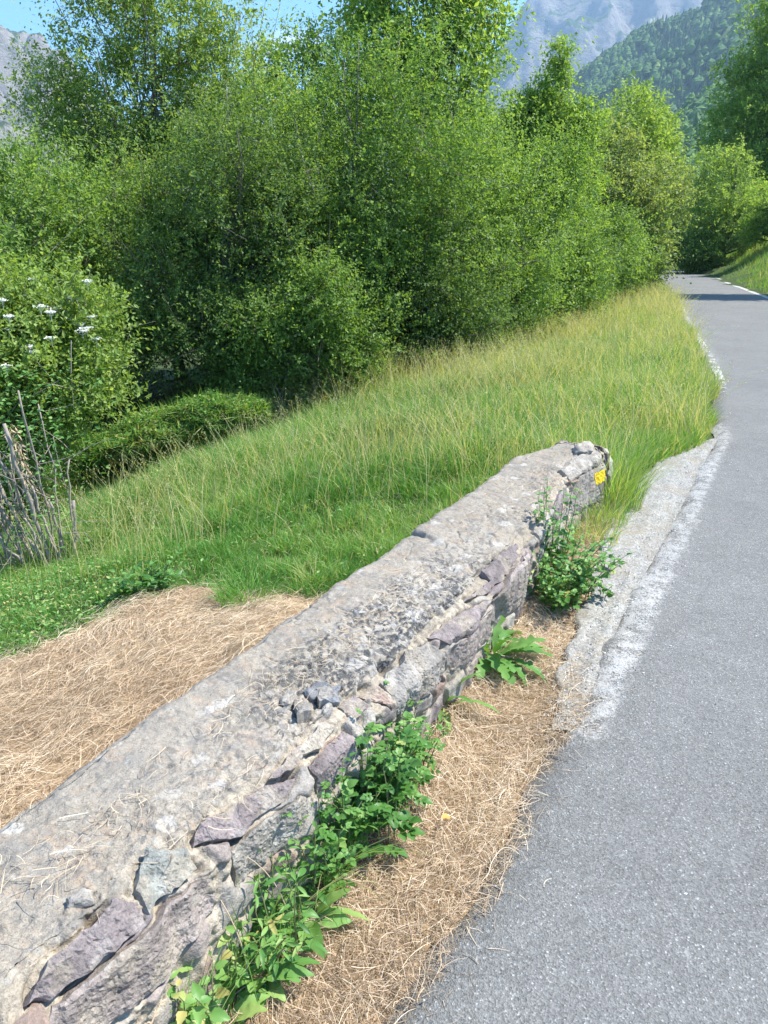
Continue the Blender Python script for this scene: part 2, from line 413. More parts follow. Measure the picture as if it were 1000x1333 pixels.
# stones of the road face: outline in metres (along the wall, below the edge of the coping), colour, how far it stands out, tilt
_STONES = [
    ([(.23, -.01), (.28, .055), (.25, .10), (.12, .105), (.05, .10), (.02, .06), (.08, .02), (.18, .01)], PURPLE, .030, .35),
    ([(.35, -.03), (.41, .03), (.40, .092), (.33, .10), (.26, .09), (.27, .02)], GREEN, .040, .2),
    ([(.47, .0), (.55, .03), (.67, .035), (.75, .07), (.67, .112), (.53, .118), (.43, .04)], PURPLE, .026, .3),
    ([(.69, .01), (.81, .005), (.85, .03), (.76, .056), (.67, .025)], PURPLE, .030, .2),
    ([(.82, .012), (.92, .002), (.95, .045), (.86, .065), (.77, .03)], PALE, .034, .1),
    ([(.05, .115), (.18, .108), (.38, .115), (.47, .15), (.42, .27), (.25, .285), (.05, .26), (-.04, .18)], PINK, .030, .1),
    ([(-.25, .0), (-.02, .01), (-.06, .10), (-.2, .11), (-.34, .06)], PURPLE, .024, .2),
    ([(-.48, .12), (-.1, .115), (-.08, .25), (-.3, .29), (-.5, .25)], GREY, .022, .1),
    ([(.5, .135), (.72, .125), (.78, .2), (.7, .29), (.5, .28)], PALE, .014, .1),
    ([(.80, .08), (.97, .07), (1.0, .17), (.9, .24), (.8, .2)], PURPLE, .02, .15),
    ([(.96, -.12), (1.0, -.105), (.94, -.045), (.90, -.055)], PALE, .024, .1),
    ([(1.04, -.09), (1.09, -.035), (1.02, .0), (.99, -.045)], BLUE, .018, .1),
    ([(1.02, -.0), (1.09, .02), (1.12, .10), (1.02, .08)], PURPLE, .012, .1),
    ([(1.1, .03), (1.19, .04), (1.18, .16)], RUST, .004, .1),
    ([(1.2, .04), (1.36, .02), (1.47, .045), (1.55, .17), (1.56, .31), (1.38, .25), (1.2, .20)], GREY, .036, .12),
    ([(1.52, .045), (1.76, .055), (2.0, .13), (2.0, .16), (1.8, .18), (1.60, .155)], PURPLE, .020, .25),
    ([(1.6, .175), (2.01, .19), (1.99, .37), (1.62, .33)], PINK, .022, .1),
    ([(1.82, .03), (2.08, .06), (2.09, -.01), (2.34, -.02), (2.48, .016), (2.28, .085), (2.0, .095)], PURPLE, .022, .25),
    ([(2.05, .17), (2.2, .10), (2.42, .09), (2.58, .09), (2.66, .29), (2.52, .40), (2.1, .38)], PINK, .034, .1),
    ([(2.7, .05), (3.0, .04), (3.02, .16), (2.72, .18)], PALE, .02, .15),
    ([(2.72, .2), (3.05, .19), (3.1, .36), (2.75, .38)], GREY, .024, .1),
    ([(3.08, .05), (3.4, .06), (3.36, .19), (3.1, .17)], PURPLE, .016, .2),
    ([(3.14, .21), (3.48, .21), (3.5, .38), (3.14, .38)], PALE, .026, .1),
    ([(3.60, .10), (3.9, .10), (4.2, .12), (4.21, .40), (3.60, .36)], GREY, .045, .1),
    ([(3.62, -.05), (3.95, -.06), (4.2, .0), (4.19, .10), (3.85, .085), (3.6, .08)], PALE, .030, .2),
]
STONES = [([(pa, pq * .74 if pq > 0 else pq) for pa, pq in poly], c_, o_, t_) for poly, c_, o_, t_ in _STONES]
HOLES = [(1.27, .0, .022, .045), (1.15, .015, .02, .04), (1.5, .085, .02, .05), (1.545, .13, .018, .045), (.74, .062, .02, .035), (1.32, .235, .03, .03), (.52, .125, .02, .04),
         (.19, .0, .016, .035), (3.62, -.02, .03, .05), (2.30, -.02, .02, .03), (.40, .105, .02, .04), (3.55, .09, .03, .05), (1.05, .11, .02, .04), (2.04, .16, .02, .04), (2.66, .16, .025, .05), (.10, .112, .02, .03)]
def make_wall():
    a = np.concatenate([np.arange(-3.4, -.6, .025), np.arange(-.6, 1.9, .0036), np.arange(1.9, A_END, .0058), A_END + np.arange(0, .46, .012)])
    we0 = np.interp(a, [-4, 0, .56, 1.24, 2.28, 3.1, 3.55, 3.66, 4.2], [0, 0, .03, .083, .076, .04, -.03, -.02, .045])
    rag = .014 * fbm(a * 5, a * 0, 0, 3, 50) + .006 * fbm(a * 22, a * 0, 0, 2, 51)
    wb = np.interp(a, [-4, .4, 1.9, 2.7, 3.3, 3.6, 4.2], [.115, .115, .115, .10, .065, .03, .125])
    ql = np.linspace(-.5, 0, 22)             # left face, measured down from the left edge
    qt = np.linspace(0, 1, 104)               # top
    qf = np.concatenate([np.linspace(0, .28, 74), np.linspace(.2845, .60, 48)])            # road face, measured from the coping's edge
    left = -.365 + .012 * fbm(a * 3, a * 0, 0, 3, 52) + .02 * sst(2.33, 2.37, a) * (1 - sst(2.4, 2.9, a))
    top = .40 + .012 * vnoise(a * 1.3, a * 0, 0, 53)
    over = np.clip(a - A_END, 0, 1); ac = np.minimum(a, A_END)
    rnd = sst(3.75, A_END + .05, ac)         # the far end of the wall is rounded off
    left = left + rnd * .13
    # columns: (kind, q)
    na = len(a); W = []; Z = []; QQ = []; NW = []; NZ = []
    for q in ql[:-1]:
        W.append(left - .03 * (-q)); Z.append(top + q); QQ.append(np.full(na, -9.)); NW.append(np.full(na, -1.)); NZ.append(np.zeros(na))
    we = we0 + rag
    for u in qt[:-1]:
        w = left + (we - left) * u; e = np.minimum(u * (we - left), (1 - u) * (we - left))
        W.append(w); Z.append(top - .012 * np.exp(-(e / .014) ** 2)); QQ.append(w - we); NW.append(np.where(u < .05, -.5, np.where(u > .95, .5, 0)) + 0 * a); NZ.append(np.ones(na))
    for q in qf:
        ch = np.interp(a, [-4, 2.0, 3.2, 4.2], [.095, .095, .06, .04]); qc = np.minimum(q, ch); qd = np.maximum(q - ch, 0); tt = np.clip(qd / .40, 0, 1.2)
        wc = we + .74 * qc; k = np.clip((q - ch * .6) / .07, 0, 1); k = k * k * (3 - 2 * k)
        W.append(wc + (wb - we0 - .74 * ch) * tt); Z.append(top - .012 - .67 * qc - qd); QQ.append(np.full(na, q)); NW.append(.62 + .38 * k); NZ.append((1 - k) * .78)
    W, Z, QQ, NW, NZ = [np.stack(x, 1) for x in (W, Z, QQ, NW, NZ)]
    A = a[:, None] + 0 * W; AC = ac[:, None] + 0 * W
    nl, ntp = len(ql) - 1, len(qt) - 1
    isface = np.zeros(W.shape, bool); isface[:, nl + ntp:] = True
    istop = np.zeros(W.shape, bool); istop[:, nl:nl + ntp] = True
    # --- surface relief
    p2 = np.stack([A.ravel() + 0.007 * fbm(A.ravel() * 12, W.ravel() * 12, Z.ravel() * 12, 3, 60) + .0025 * vnoise(A.ravel() * 75, W.ravel() * 75, Z.ravel() * 75, 58), QQ.ravel() + 0.007 * fbm(A.ravel() * 12, W.ravel() * 9, Z.ravel() * 9 + 5, 3, 61)], -1)
    fz = (QQ.ravel() > -.16)
    h = np.zeros(len(p2)); col = np.zeros((len(p2), 3)); sm = np.zeros(len(p2))
    MORT = np.array([.335, .292, .230])
    col[:] = MORT
    fl = np.where(fz)[0]; pf = p2[fl]
    rough = fbm(A.ravel() * 30, W.ravel() * 30, Z.ravel() * 30, 4, 62)
    # filler rubble between the named stones
    r2 = np.random.default_rng(5)
    ca = np.arange(-3.4, 4.6, .13); seeds = np.array([(x + r2.uniform(-.05, .05), y + r2.uniform(-.03, .03)) for i, x in enumerate(ca) for y in (.08 + .04 * (i % 2), .20 + .04 * (i % 2), .33, .45)])
    ctab = [PURPLE, PINK, GREY, PALE, PALE, PINK, RUST]
    bh = np.zeros(len(pf)); bc = np.tile(MORT, (len(pf), 1)); bs = np.zeros(len(pf))
    for c0 in range(0, len(pf), 20000):
        q = pf[c0:c0 + 20000]
        dd = np.sqrt((((q[:, None] - seeds[None]) * np.array([1, 1.25])) ** 2).sum(-1)); o = np.argsort(dd, 1)[:, :2]
        d1 = np.take_along_axis(dd, o[:, :1], 1)[:, 0]; d2 = np.take_along_axis(dd, o[:, 1:2], 1)[:, 0]
        m = sst(.022, .05, d2 - d1) * (q[:, 1] > .05)
        cc = np.array(ctab)[o[:, 0] % 7]
        bh[c0:c0 + 20000] = m * (.010 + .012 * _h(o[:, 0], o[:, 0], o[:, 0], 3)); bc[c0:c0 + 20000] = MORT + (cc - MORT) * m[:, None]; bs[c0:c0 + 20000] = m
    h[fl] = bh - .006; col[fl] = bc; sm[fl] = bs
    for k, (poly, c, out, tilt) in enumerate(STONES):      # sockets in the mortar for the blocks
        sd = poly_sd(pf, poly); near = sd > -.02; ii = fl[near]; s_ = sd[near]; q = pf[near]
        h[ii] -= sst(-.004, .006, s_) * (.012 + h[ii]) + np.exp(-((s_ + .002) / .006) ** 2) * .009 * sst(-.2, .5, vnoise(q[:, 0] * 12, q[:, 1] * 12, k, 72) + np.where(q[:, 1] < np.mean([v[1] for v in poly]), .3, -.1))
    for (ha, hq, hr, hd) in HOLES:
        hq = hq * .74 if hq > 0 else hq
        g = np.exp(-(((pf[:, 0] - ha) / (hr * 1.3)) ** 2 + ((pf[:, 1] - hq) / hr) ** 2) ** 1.5)
        h[fl] -= hd * g
    # crumbly aggregate in the mortar: small rounded grains at two sizes
    def grains(x, y, sc, seed):
        x, y = x * sc, y * sc; ix, iy = np.floor(x), np.floor(y); best = np.full(x.shape, 9.); idn = np.zeros(x.shape)
        for di in (-1, 0, 1):
            for dj in (-1, 0, 1):
                cx, cy = ix + di, iy + dj; z0 = cx * 0
                d = np.hypot(x - cx - _h(cx, cy, z0, seed), y - cy - _h(cx, cy, z0 + 1, seed)); rr = _h(cx, cy, z0 + 2, seed); d = d / (.45 + .75 * rr)
                k = d < best; best = np.where(k, d, best); idn = np.where(k, rr, idn)
        return np.clip(1 - best ** 2, 0, 1), idn
    qa, qq = A.ravel(), np.where(QQ.ravel() < -5, 0, QQ.ravel())
    g1, id1 = grains(qa, qq, 48, 81); g2, id2 = grains(qa, qq, 120, 82)
    edgez = np.exp(-np.clip((-.10 - QQ.ravel()) / .05, 0, 9) ** 2) * (QQ.ravel() > -5)
    mz = (1 - sm) * np.maximum(isface.ravel() * 1.0, np.maximum(edgez * istop.ravel(), 0)); patchy = sst(-.35, .25, vnoise(qa * 9, qq * 9, 0, 83))
    h += mz * patchy * (.0085 * g1 * (id1 > .35) + .004 * g2 - .004)
    col *= (1 + mz * patchy * ((id1 - .5) * .5 * g1 + (id2 - .5) * .35))[:, None]
    h += rough * np.where(sm > .5, .0032, .0062) * isface.ravel()
    # crumbling mortar where the coping breaks off
    brk = np.exp(-((QQ.ravel() + .0) / .05) ** 2) * (1 - sm)
    h += brk * (.010 * fbm(A.ravel() * 14, QQ.ravel() * 14, 0, 4, 63) - .004)
    # the flat top: worn concrete, broken open in the middle of the wall
    opn = np.exp(-((A - 1.55) / .75) ** 2) * sst(-.33, -.22, QQ) * istop
    tr = .008 * fbm(A * 2.2, W * 2.2, 0, 3, 64) + .0035 * fbm(A * 13, W * 13, 0, 3, 65) + .0016 * fbm(A * 55, W * 55, 0, 2, 66)
    tr = tr + opn * (.0075 * (g1 * (id1 > .3)).reshape(A.shape) + .004 * g2.reshape(A.shape) - .006 + .004 * fbm(A * 38, W * 38, 0, 3, 67))
    crk = np.abs(fbm(A * 3.1 + 7, W * 3.1, 0, 4, 88)); tr = tr - .010 * np.exp(-(crk / .012) ** 2) * sst(.05, .3, vnoise(A * 1.7, W * 1.7, 0, 89)) - .004 * sst(.25, .5, fbm(A * 16, W * 16, 0, 3, 87))
    tr = tr + .020 * sst(2.325, 2.36, A + .02 * vnoise(W * 12, A * 0, 0, 68) + .35 * np.clip(W + .36, 0, 1)) * (1 - sst(2.36, 3.0, A)) * (1 - sst(-.30, -.05, W))
    tr = tr - .02 * np.exp(-((A - 2.33 + .35 * np.clip(W + .36, 0, 1)) / .008) ** 2) * (1 - sst(-.33, -.2, W))
    h += (tr * istop).ravel()
    h += ((~isface & ~istop) * (.012 * fbm(A * 6, Z * 6, 0, 4, 69))).ravel()
    tcol = np.array([.290, .257, .208])
    k = (istop.ravel()) & (sm < .3)
    dm = sst(-.17, -.02, QQ.ravel())[:, None] * .75 + .0
    col[k] = (tcol * (1 - dm) + MORT * dm)[k]
    col[(~isface & ~istop).ravel()] = (.33, .31, .28)
    Wd = W.ravel() + NW.ravel() * h; Zd = Z.ravel() + NZ.ravel() * h
    # beyond the end the rows bend down to close the wall
    ov = np.repeat(over, W.shape[1]); Aend = AC.ravel() + .04 * np.sin(np.clip(ov / .3, 0, 1) * pi / 2) + np.where(ov > 0, .03 * fbm(Wd * 8, Zd * 8 + ov * 8, 0, 3, 77), 0)
    Zd = np.where(ov > 0, np.minimum(Zd, np.maximum(Zd - ov * 0, .4 - ov * 1.25)), Zd)
    P = np.stack([WO[0] + WD[0] * Aend + WN[0] * Wd, WO[1] + WD[1] * Aend + WN[1] * Wd, Zd], -1)
    F = grid_faces(*W.shape)[:, ::-1]
    fcol = (np.arange(len(F)) % (W.shape[1] - 1))
    # material shared by coping and masonry
    t = NT('weathered_stone'); p = t.pos()
    c = t.attr('stone_col').outputs['Color']; st_ = t.attr('stone').outputs['Fac']; tp = t.attr('top').outputs['Fac']; op = t.attr('open').outputs['Fac']
    n5 = t.noise(p, 5, 6, .65); n20 = t.noise(p, 22, 6, .65); n90 = t.noise(p, 95, 4, .6); n300 = t.noise(p, 260, 2, .6)
    c = t.mix(.8, c, t.ramp(n5, [(.30, .36), (.5, .5), (.72, .64)]), 'OVERLAY')
    c = t.mix(.45, c, t.ramp(n20, [(.28, .36), (.5, .5), (.72, .64)]), 'OVERLAY')
    c = t.mix(.45, c, t.ramp(n90, [(.30, .30), (.5, .5), (.70, .68)]), 'OVERLAY')
    gv = t.n('ShaderNodeTexVoronoi', Scale=300.0); t.l(p, gv.inputs['Vector'])
    c = t.mix(.55, c, t.ramp(gv.outputs['Color'], [(0, .22), (.25, .42), (.75, .56), (.93, .66), (1, .9)]), 'OVERLAY')
    # warm mortar dust on the top
    c = t.mix(t.math('MULTIPLY', tp, t.ramp(t.noise(p, 3.3, 5, .7), [(.5, 0.0), (.66, .65)])), c, (.35, .31, .25))
    # cool grey, cream and ochre blotches
    nb = t.noise(p, 9, 6, .7); nc = t.noise(p, 13.7, 5, .7); ncr = t.noise(p, 34, 4, .7)
    c = t.mix(t.math('MULTIPLY', tp, t.ramp(nb, [(.52, 0.0), (.62, .60)])), c, (.212, .200, .182))
    c = t.mix(t.math('MULTIPLY', t.math('MULTIPLY', tp, t.ramp(nc, [(.52, 0.0), (.62, .85)])), t.ramp(ncr, [(.40, .2), (.56, 1.0)])), c, (.35, .262, .182))
    c = t.mix(t.math('MULTIPLY', tp, t.ramp(ncr, [(.56, 0.0), (.66, .75)])), c, (.37, .35, .305))
    c = t.mix(t.math('MULTIPLY', tp, t.ramp(t.noise(p, 130, 3, .7), [(.60, 0.0), (.66, .8)])), c, (.10, .10, .098))
    # aggregate pebbles and dark lichen where the top is worn open
    agg = t.voro(p, 55, 'F1', 'Color'); agd = t.voro(p, 55)
    ac_ = t.ramp(agg, [(0, (.10, .10, .105)), (.3, (.22, .21, .20)), (.5, (.42, .38, .31)), (.8, (.34, .34, .34)), (1, (.55, .50, .43))])
    c = t.mix(t.math('MULTIPLY', op, t.ramp(t.noise(p, 16, 4, .6), [(.38, 0.0), (.55, .85)])), c, ac_)
    dark = t.ramp(t.math('ADD', t.math('MULTIPLY', t.noise(p, 48, 4, .7), .62), t.math('MULTIPLY', t.noise(p, 6, 3, .6), .38)), [(.515, 0.0), (.555, 1.0)])
    c = t.mix(t.math('MULTIPLY', dark, t.math('ADD', t.math('MULTIPLY', op, 1.0), .22)), c, (.085, .085, .08))
    # grey crust with fine speckle
    c = t.mix(t.math('MULTIPLY', tp, t.ramp(n300, [(.50, 0.0), (.68, .55)])), c, (.19, .19, .185))
    # pale lichen blotches
    wv = t.n('ShaderNodeVectorMath', operation='ADD'); t.l(p, wv.inputs[0])
    nz = t.n('ShaderNodeTexNoise', Scale=18.0, Detail=3.0); t.l(p, nz.inputs['Vector'])
    sc = t.n('ShaderNodeVectorMath', operation='SCALE'); sc.inputs['Scale'].default_value = .05; t.l(nz.outputs['Color'], sc.inputs[0]); t.l(sc.outputs[0], wv.inputs[1])
    lv = t.n('ShaderNodeTexVoronoi', Scale=9.0, Randomness=1.0); t.l(wv.outputs[0], lv.inputs['Vector'])
    spot = t.math('MULTIPLY', t.ramp(lv.outputs['Distance'], [(.22, 1.0), (.27, 0.0)]), t.ramp(lv.outputs['Color'], [(.45, 0.0), (.55, 1.0)]))
    spot = t.math('MULTIPLY', spot, t.ramp(t.math('ADD', t.math('MULTIPLY', n90, .6), t.math('MULTIPLY', n20, .4)), [(.42, .0), (.48, .95)]))
    spot = t.math('MULTIPLY', spot, t.math('ADD', .25, t.math('MULTIPLY', tp, .45)))
    c = t.mix(spot, c, (.44, .42, .385))
    hb = t.math('ADD', t.math('MULTIPLY', n90, .55), t.math('MULTIPLY', n300, .5))
    hb = t.math('ADD', hb, t.math('MULTIPLY', t.math('MULTIPLY', agd, op), -.9))
    m = t.finish(c, .92, t.bump(hb, .8, .007), .2)
    at = {'stone_col': col, 'stone': sm, 'top': istop.ravel().astype(float) * (1 - sm), 'open': opn.ravel()}
    root = thing('stone_wall', (WO[0], WO[1], 0), 'low old stone parapet wall with rough concrete top beside the road', 'wall')
    rl = np.array([WO[0], WO[1], 0])
    def part(name, sel):
        f = F[sel]; u_, inv = np.unique(f, return_inverse=True)
        return link_mesh(name, P[u_] - rl, [inv.reshape(-1, 4)], m, root, {k_: v_[u_] for k_, v_ in at.items()})
    split = nl + ntp + 1
    part('coping', (fcol >= nl) & (fcol < split)); part('masonry_face', fcol >= split); part('meadow_face', fcol < nl)
    # --- the face stones: split blocks with flat broken faces and sharp arrises
    from mathutils.geometry import delaunay_2d_cdt
    from mathutils import Vector
    def base(aa, qq):
        e = np.interp(aa, a, we); tp_ = np.interp(aa, a, top); b_ = np.interp(aa, a, wb); e0 = np.interp(aa, a, we0); ch = np.interp(aa, [-4, 2.0, 3.2, 4.2], [.095, .095, .06, .04])
        qc = np.clip(qq, 0, ch); qd = np.maximum(qq - ch, 0)
        w_ = e + np.minimum(qq, 0) + .74 * qc + (b_ - e0 - .74 * ch) * np.clip(qd / .40, 0, 1.2); z_ = tp_ - .010 * (qq > -.02) - .67 * qc - qd
        return np.stack([WO[0] + WD[0] * aa + WN[0] * w_, WO[1] + WD[1] * aa + WN[1] * w_, z_], -1)
    TEXT = {1: 'pale green flat topped block', 0: 'long mauve slab', 5: 'large pinkish grey slab', 14: 'big pale grey slab', 11: 'blue grey slate piece', 13: 'rust brown wedge', 23: 'grey end block facing the road'}
    for k, (poly, c, out, tilt) in enumerate(STONES):
        g = np.random.default_rng(700 + k); poly = np.array(poly); cen = poly.mean(0); ext = np.ptp(poly, axis=0); fine = .0055 if cen[0] < 1.7 else .009
        ring = []
        for u0, u1 in zip(poly, np.roll(poly, -1, 0)):
            L = np.linalg.norm(u1 - u0); m_ = max(2, int(L / (fine * 1.6))); tt_ = np.arange(m_) / m_; nn = np.array([u1[1] - u0[1], u0[0] - u1[0]]) / L
            jit = (.0035 * fbm(tt_ * L * 45 + k * 7, tt_ * 0 + k, 0, 3, 710) + .005 * np.minimum(0, vnoise(tt_ * L * 22 + k, tt_ * 0 + 3, 0, 711))) * np.sin(pi * np.clip(tt_ + .04, 0, 1)) ** .3
            ring += list(u0 + (u1 - u0) * tt_[:, None] + nn * jit[:, None])
        ring = np.array(ring); nr_ = len(ring)
        gx, gy = np.meshgrid(np.arange(poly[:, 0].min(), poly[:, 0].max(), fine), np.arange(poly[:, 1].min(), poly[:, 1].max(), fine)); gp = np.stack([gx.ravel(), gy.ravel()], -1) + g.uniform(-.3, .3, (gx.size, 2)) * fine
        gp = gp[poly_sd(gp, ring) > fine * .55]
        vs_, _, fs_, *_r = delaunay_2d_cdt([Vector(v) for v in np.vstack([ring, gp])], [(q_, (q_ + 1) % nr_) for q_ in range(nr_)], [], 1, 1e-6)
        p_ = np.array([tuple(v) for v in vs_]); T_ = np.array([f_ for f_ in fs_ if len(f_) == 3]); sd_ = np.abs(poly_sd(p_, ring))
        # broken face: one main plane cut by a few flakes, with fine lamination lines
        hh_ = out * .42 + tilt * .10 * (p_[:, 1] - cen[1]) * (1 if k % 2 else -1) + .02 * (p_[:, 0] - cen[0]) * g.normal()
        for pl in range(5):
            an = g.uniform(0, 2 * pi); sl = g.uniform(.18, .7); dd = (p_[:, 0] - cen[0]) * cos(an) + (p_[:, 1] - cen[1]) * sin(an); lim = (.5 * abs(ext[0] * cos(an)) + .5 * abs(ext[1] * sin(an))) * g.uniform(.45, 1.0)
            hh_ = np.minimum(hh_, out * .42 - sl * (dd - lim))
        hh_ = np.maximum(hh_, -.004)
        st_ = fbm(p_[:, 0] * 6 + k, p_[:, 1] * 17, 0, 3, 712); hh_ = hh_ + .0045 * np.floor(st_ * 2.6) / 2.6 + .0011 * g.normal(size=len(p_)) - .0022 * (sd_ < fine * .4) + .0022 * fbm(p_[:, 0] * 30, p_[:, 1] * 30, k, 3, 713)
        B0 = base(p_[:, 0], p_[:, 1]); e_ = .004; N_ = nrm(np.cross(base(p_[:, 0] + e_, p_[:, 1]) - base(p_[:, 0] - e_, p_[:, 1]), base(p_[:, 0], p_[:, 1] + .03) - base(p_[:, 0], p_[:, 1] - .03)))
        N_ *= np.sign((N_ @ np.array([WN[0], WN[1], .8])))[:, None]
        V3 = B0 + N_ * hh_[:, None]; n0 = len(V3)
        bi = np.where(sd_ < 1e-5)[0]; ang_o = {tuple(np.round(p_[b_], 6)): b_ for b_ in bi}; loop_ = [ang_o[tuple(np.round(r_, 6))] for r_ in ring if tuple(np.round(r_, 6)) in ang_o]
        lo_ = B0[loop_] - N_[loop_] * .045; V3 = np.vstack([V3, lo_]); m_ = len(loop_); ar = np.arange(m_); lp = np.array(loop_)
        Q_ = np.stack([lp, np.roll(lp, -1), n0 + np.roll(ar, -1), n0 + ar], -1)
        if np.dot(np.cross(V3[T_[0, 1]] - V3[T_[0, 0]], V3[T_[0, 2]] - V3[T_[0, 0]]), N_[T_[0, 0]]) < 0: T_ = T_[:, ::-1]
        pc = np.vstack([p_, p_[loop_]])
        cv = np.array(c) * (1 + .20 * fbm(pc[:, 0] * 12, pc[:, 1] * 12, k, 3, 71) + .14 * fbm(pc[:, 0] * 20, pc[:, 1] * 70, k, 3, 75))[:, None]
        dst = sst(.12, .45, fbm(pc[:, 0] * 11, pc[:, 1] * 11, k + 40, 4, 76))[:, None] * .6; cv = cv * (1 - dst) + MORT * dst
        me_o = link_mesh('face_stone', V3 - rl, [T_, Q_], m, root, {'stone_col': cv, 'stone': np.ones(len(V3)), 'top': np.zeros(len(V3)), 'open': np.zeros(len(V3))}, False)
        if k in TEXT: me_o['label'] = TEXT[k]
        if k == 23:      # painted trail mark on the end block
            cq = p_[T_].mean(1); okm = (cq[:, 0] > 3.97) & (cq[:, 0] < 4.10) & (cq[:, 1] > .10) & (cq[:, 1] < .175); tm = T_[okm]; um, inv = np.unique(tm, return_inverse=True)
            ty = NT('yellow_paint'); pm = ty.finish(ty.mix(ty.noise(ty.pos(), 120, 4), (.70, .44, .015), (.80, .58, .04)), .7)
            mk = link_mesh('trail_mark', V3[um] + N_[um] * .0025 - rl, [inv.reshape(-1, 3)], pm, root, None, False); mk['label'] = 'small yellow painted patch'
    # stub stone beyond the end, half buried in grass
    def rock(name, cen, size, seed, colr, yaw=0.0, label=None):
        th = np.linspace(0, pi, 26); ph = np.linspace(0, 2 * pi, 41)[:-1]
        T, H = np.meshgrid(th, ph, indexing='ij'); d = np.stack([np.sin(T) * np.cos(H), np.sin(T) * np.sin(H), np.cos(T)], -1)
        d = np.sign(d) * np.abs(d) ** .55; r = 1 + .16 * fbm(d[..., 0] * 1.6 + seed, d[..., 1] * 1.6, d[..., 2] * 1.6, 3, seed)
        v = d * r[..., None] * np.array(size) * .5; v += .006 * fbm(v[..., 0] * 30, v[..., 1] * 30, v[..., 2] * 30, 2, seed + 1)[..., None]
        v = v.reshape(-1, 3); cy, sy = cos(yaw), sin(yaw); v = np.stack([v[:, 0] * cy - v[:, 1] * sy, v[:, 0] * sy + v[:, 1] * cy, v[:, 2]], -1) + cen - rl
        i = np.arange(25)[:, None] * 40; j = np.arange(40)[None]; j2 = (j + 1) % 40
        f = np.stack([i + j, i + 40 + j, i + 40 + j2, i + j2], -1).reshape(-1, 4)
        n = len(v); cc = np.array(colr) * (1 + .2 * fbm(v[:, 0] * 14, v[:, 1] * 14, v[:, 2] * 14, 3, seed))[:, None]
        o = link_mesh(name, v, [f], m, root, {'stone_col': cc, 'stone': np.ones(n), 'top': np.zeros(n), 'open': np.zeros(n)})
        if label: o['label'] = label
        return o
    wp = lambda aa, ww, zz: np.array([WO[0] + WD[0] * aa + WN[0] * ww, WO[1] + WD[1] * aa + WN[1] * ww, zz])
    yaw = math.atan2(WD[1], WD[0])
    rock('end_stone', wp(4.36, -.02, .16), (.22, .24, .42), 3, (.46, .44, .40), yaw)
    rock('end_stone', wp(4.10, -.035, .40), (.20, .12, .09), 9, (.36, .325, .275), yaw + .2, 'pale cream boulder topping the end')
    rock('loose_stone', wp(.97, -.075, .404), (.05, .038, .020), 11, PALE, 1.2)
    rock('loose_stone', wp(1.05, -.035, .394), (.09, .055, .024), 15, BLUE, .9, 'blue grey slate piece')
    rock('loose_stone', wp(.20, -.03, .398), (.05, .035, .022), 19, PALE, .4)
    return wp
wall_pt = make_wall()
WALL_TOP = .405

# ------------------------------------------------------------------ cut hay, straw
def straws(n, xy, zf, lo, hi, w=.0016, lift=.02, hay_tint=(.55, .25), comb=None):
    seg = 4
    L = RNG.uniform(lo, hi, n); az = RNG.uniform(0, 2 * pi, n)
    if comb is not None: az = np.where(RNG.random(n) < .65, RNG.normal(comb, .45, n) + .8 * vnoise(xy[:, 0] * 2.5, xy[:, 1] * 2.5, 0, 95), az)
    hay_tint = (hay_tint[0] + .17 * fbm(xy[:, 0] * 3, xy[:, 1] * 3, 0, 3, 96), hay_tint[1])
    bend = RNG.normal(0, 1.1, n)
    P = np.concatenate([xy, np.zeros((n, 1))], 1); vs = []
    lf = np.abs(RNG.normal(0, lift, n)); tl = RNG.normal(0, lift * .8, n); ar = np.abs(RNG.normal(0, lift * .7, n))
    wd = w * RNG.uniform(.6, 1.6, n)
    c = P.copy(); a = az.copy()
    ww = RNG.uniform(0, pi, n)
    for k in range(seg + 1):
        t = k / seg
        z = zf(c[:, 0], c[:, 1]) + lf + tl * (t - .5) * 2 + ar * (1 - (2 * t - 1) ** 2)
        cc = c.copy(); cc[:, 2] = np.maximum(z, zf(c[:, 0], c[:, 1]) + .002)
        sd = np.stack([-np.sin(a), np.cos(a), 0 * a], -1) * np.cos(ww)[:, None] + UP * np.sin(ww)[:, None]
        hw = (wd * (1 - .5 * t) * .5)[:, None]
        vs += [cc - sd * hw, cc + sd * hw]
        step = (L / seg)[:, None] * np.stack([np.cos(a), np.sin(a), 0 * a], -1)
        c = c + step; a = a + bend / seg
    V = np.stack(vs, 1).reshape(-1, 3); m = 2 * (seg + 1)
    q = np.array([[2 * k, 2 * k + 1, 2 * k + 3, 2 * k + 2] for k in range(seg)])
    F = (np.arange(n)[:, None, None] * m + q[None]).reshape(-1, 4)
    return V, F, np.repeat(np.clip(RNG.normal(hay_tint[0], hay_tint[1], n), 0, 1), m)

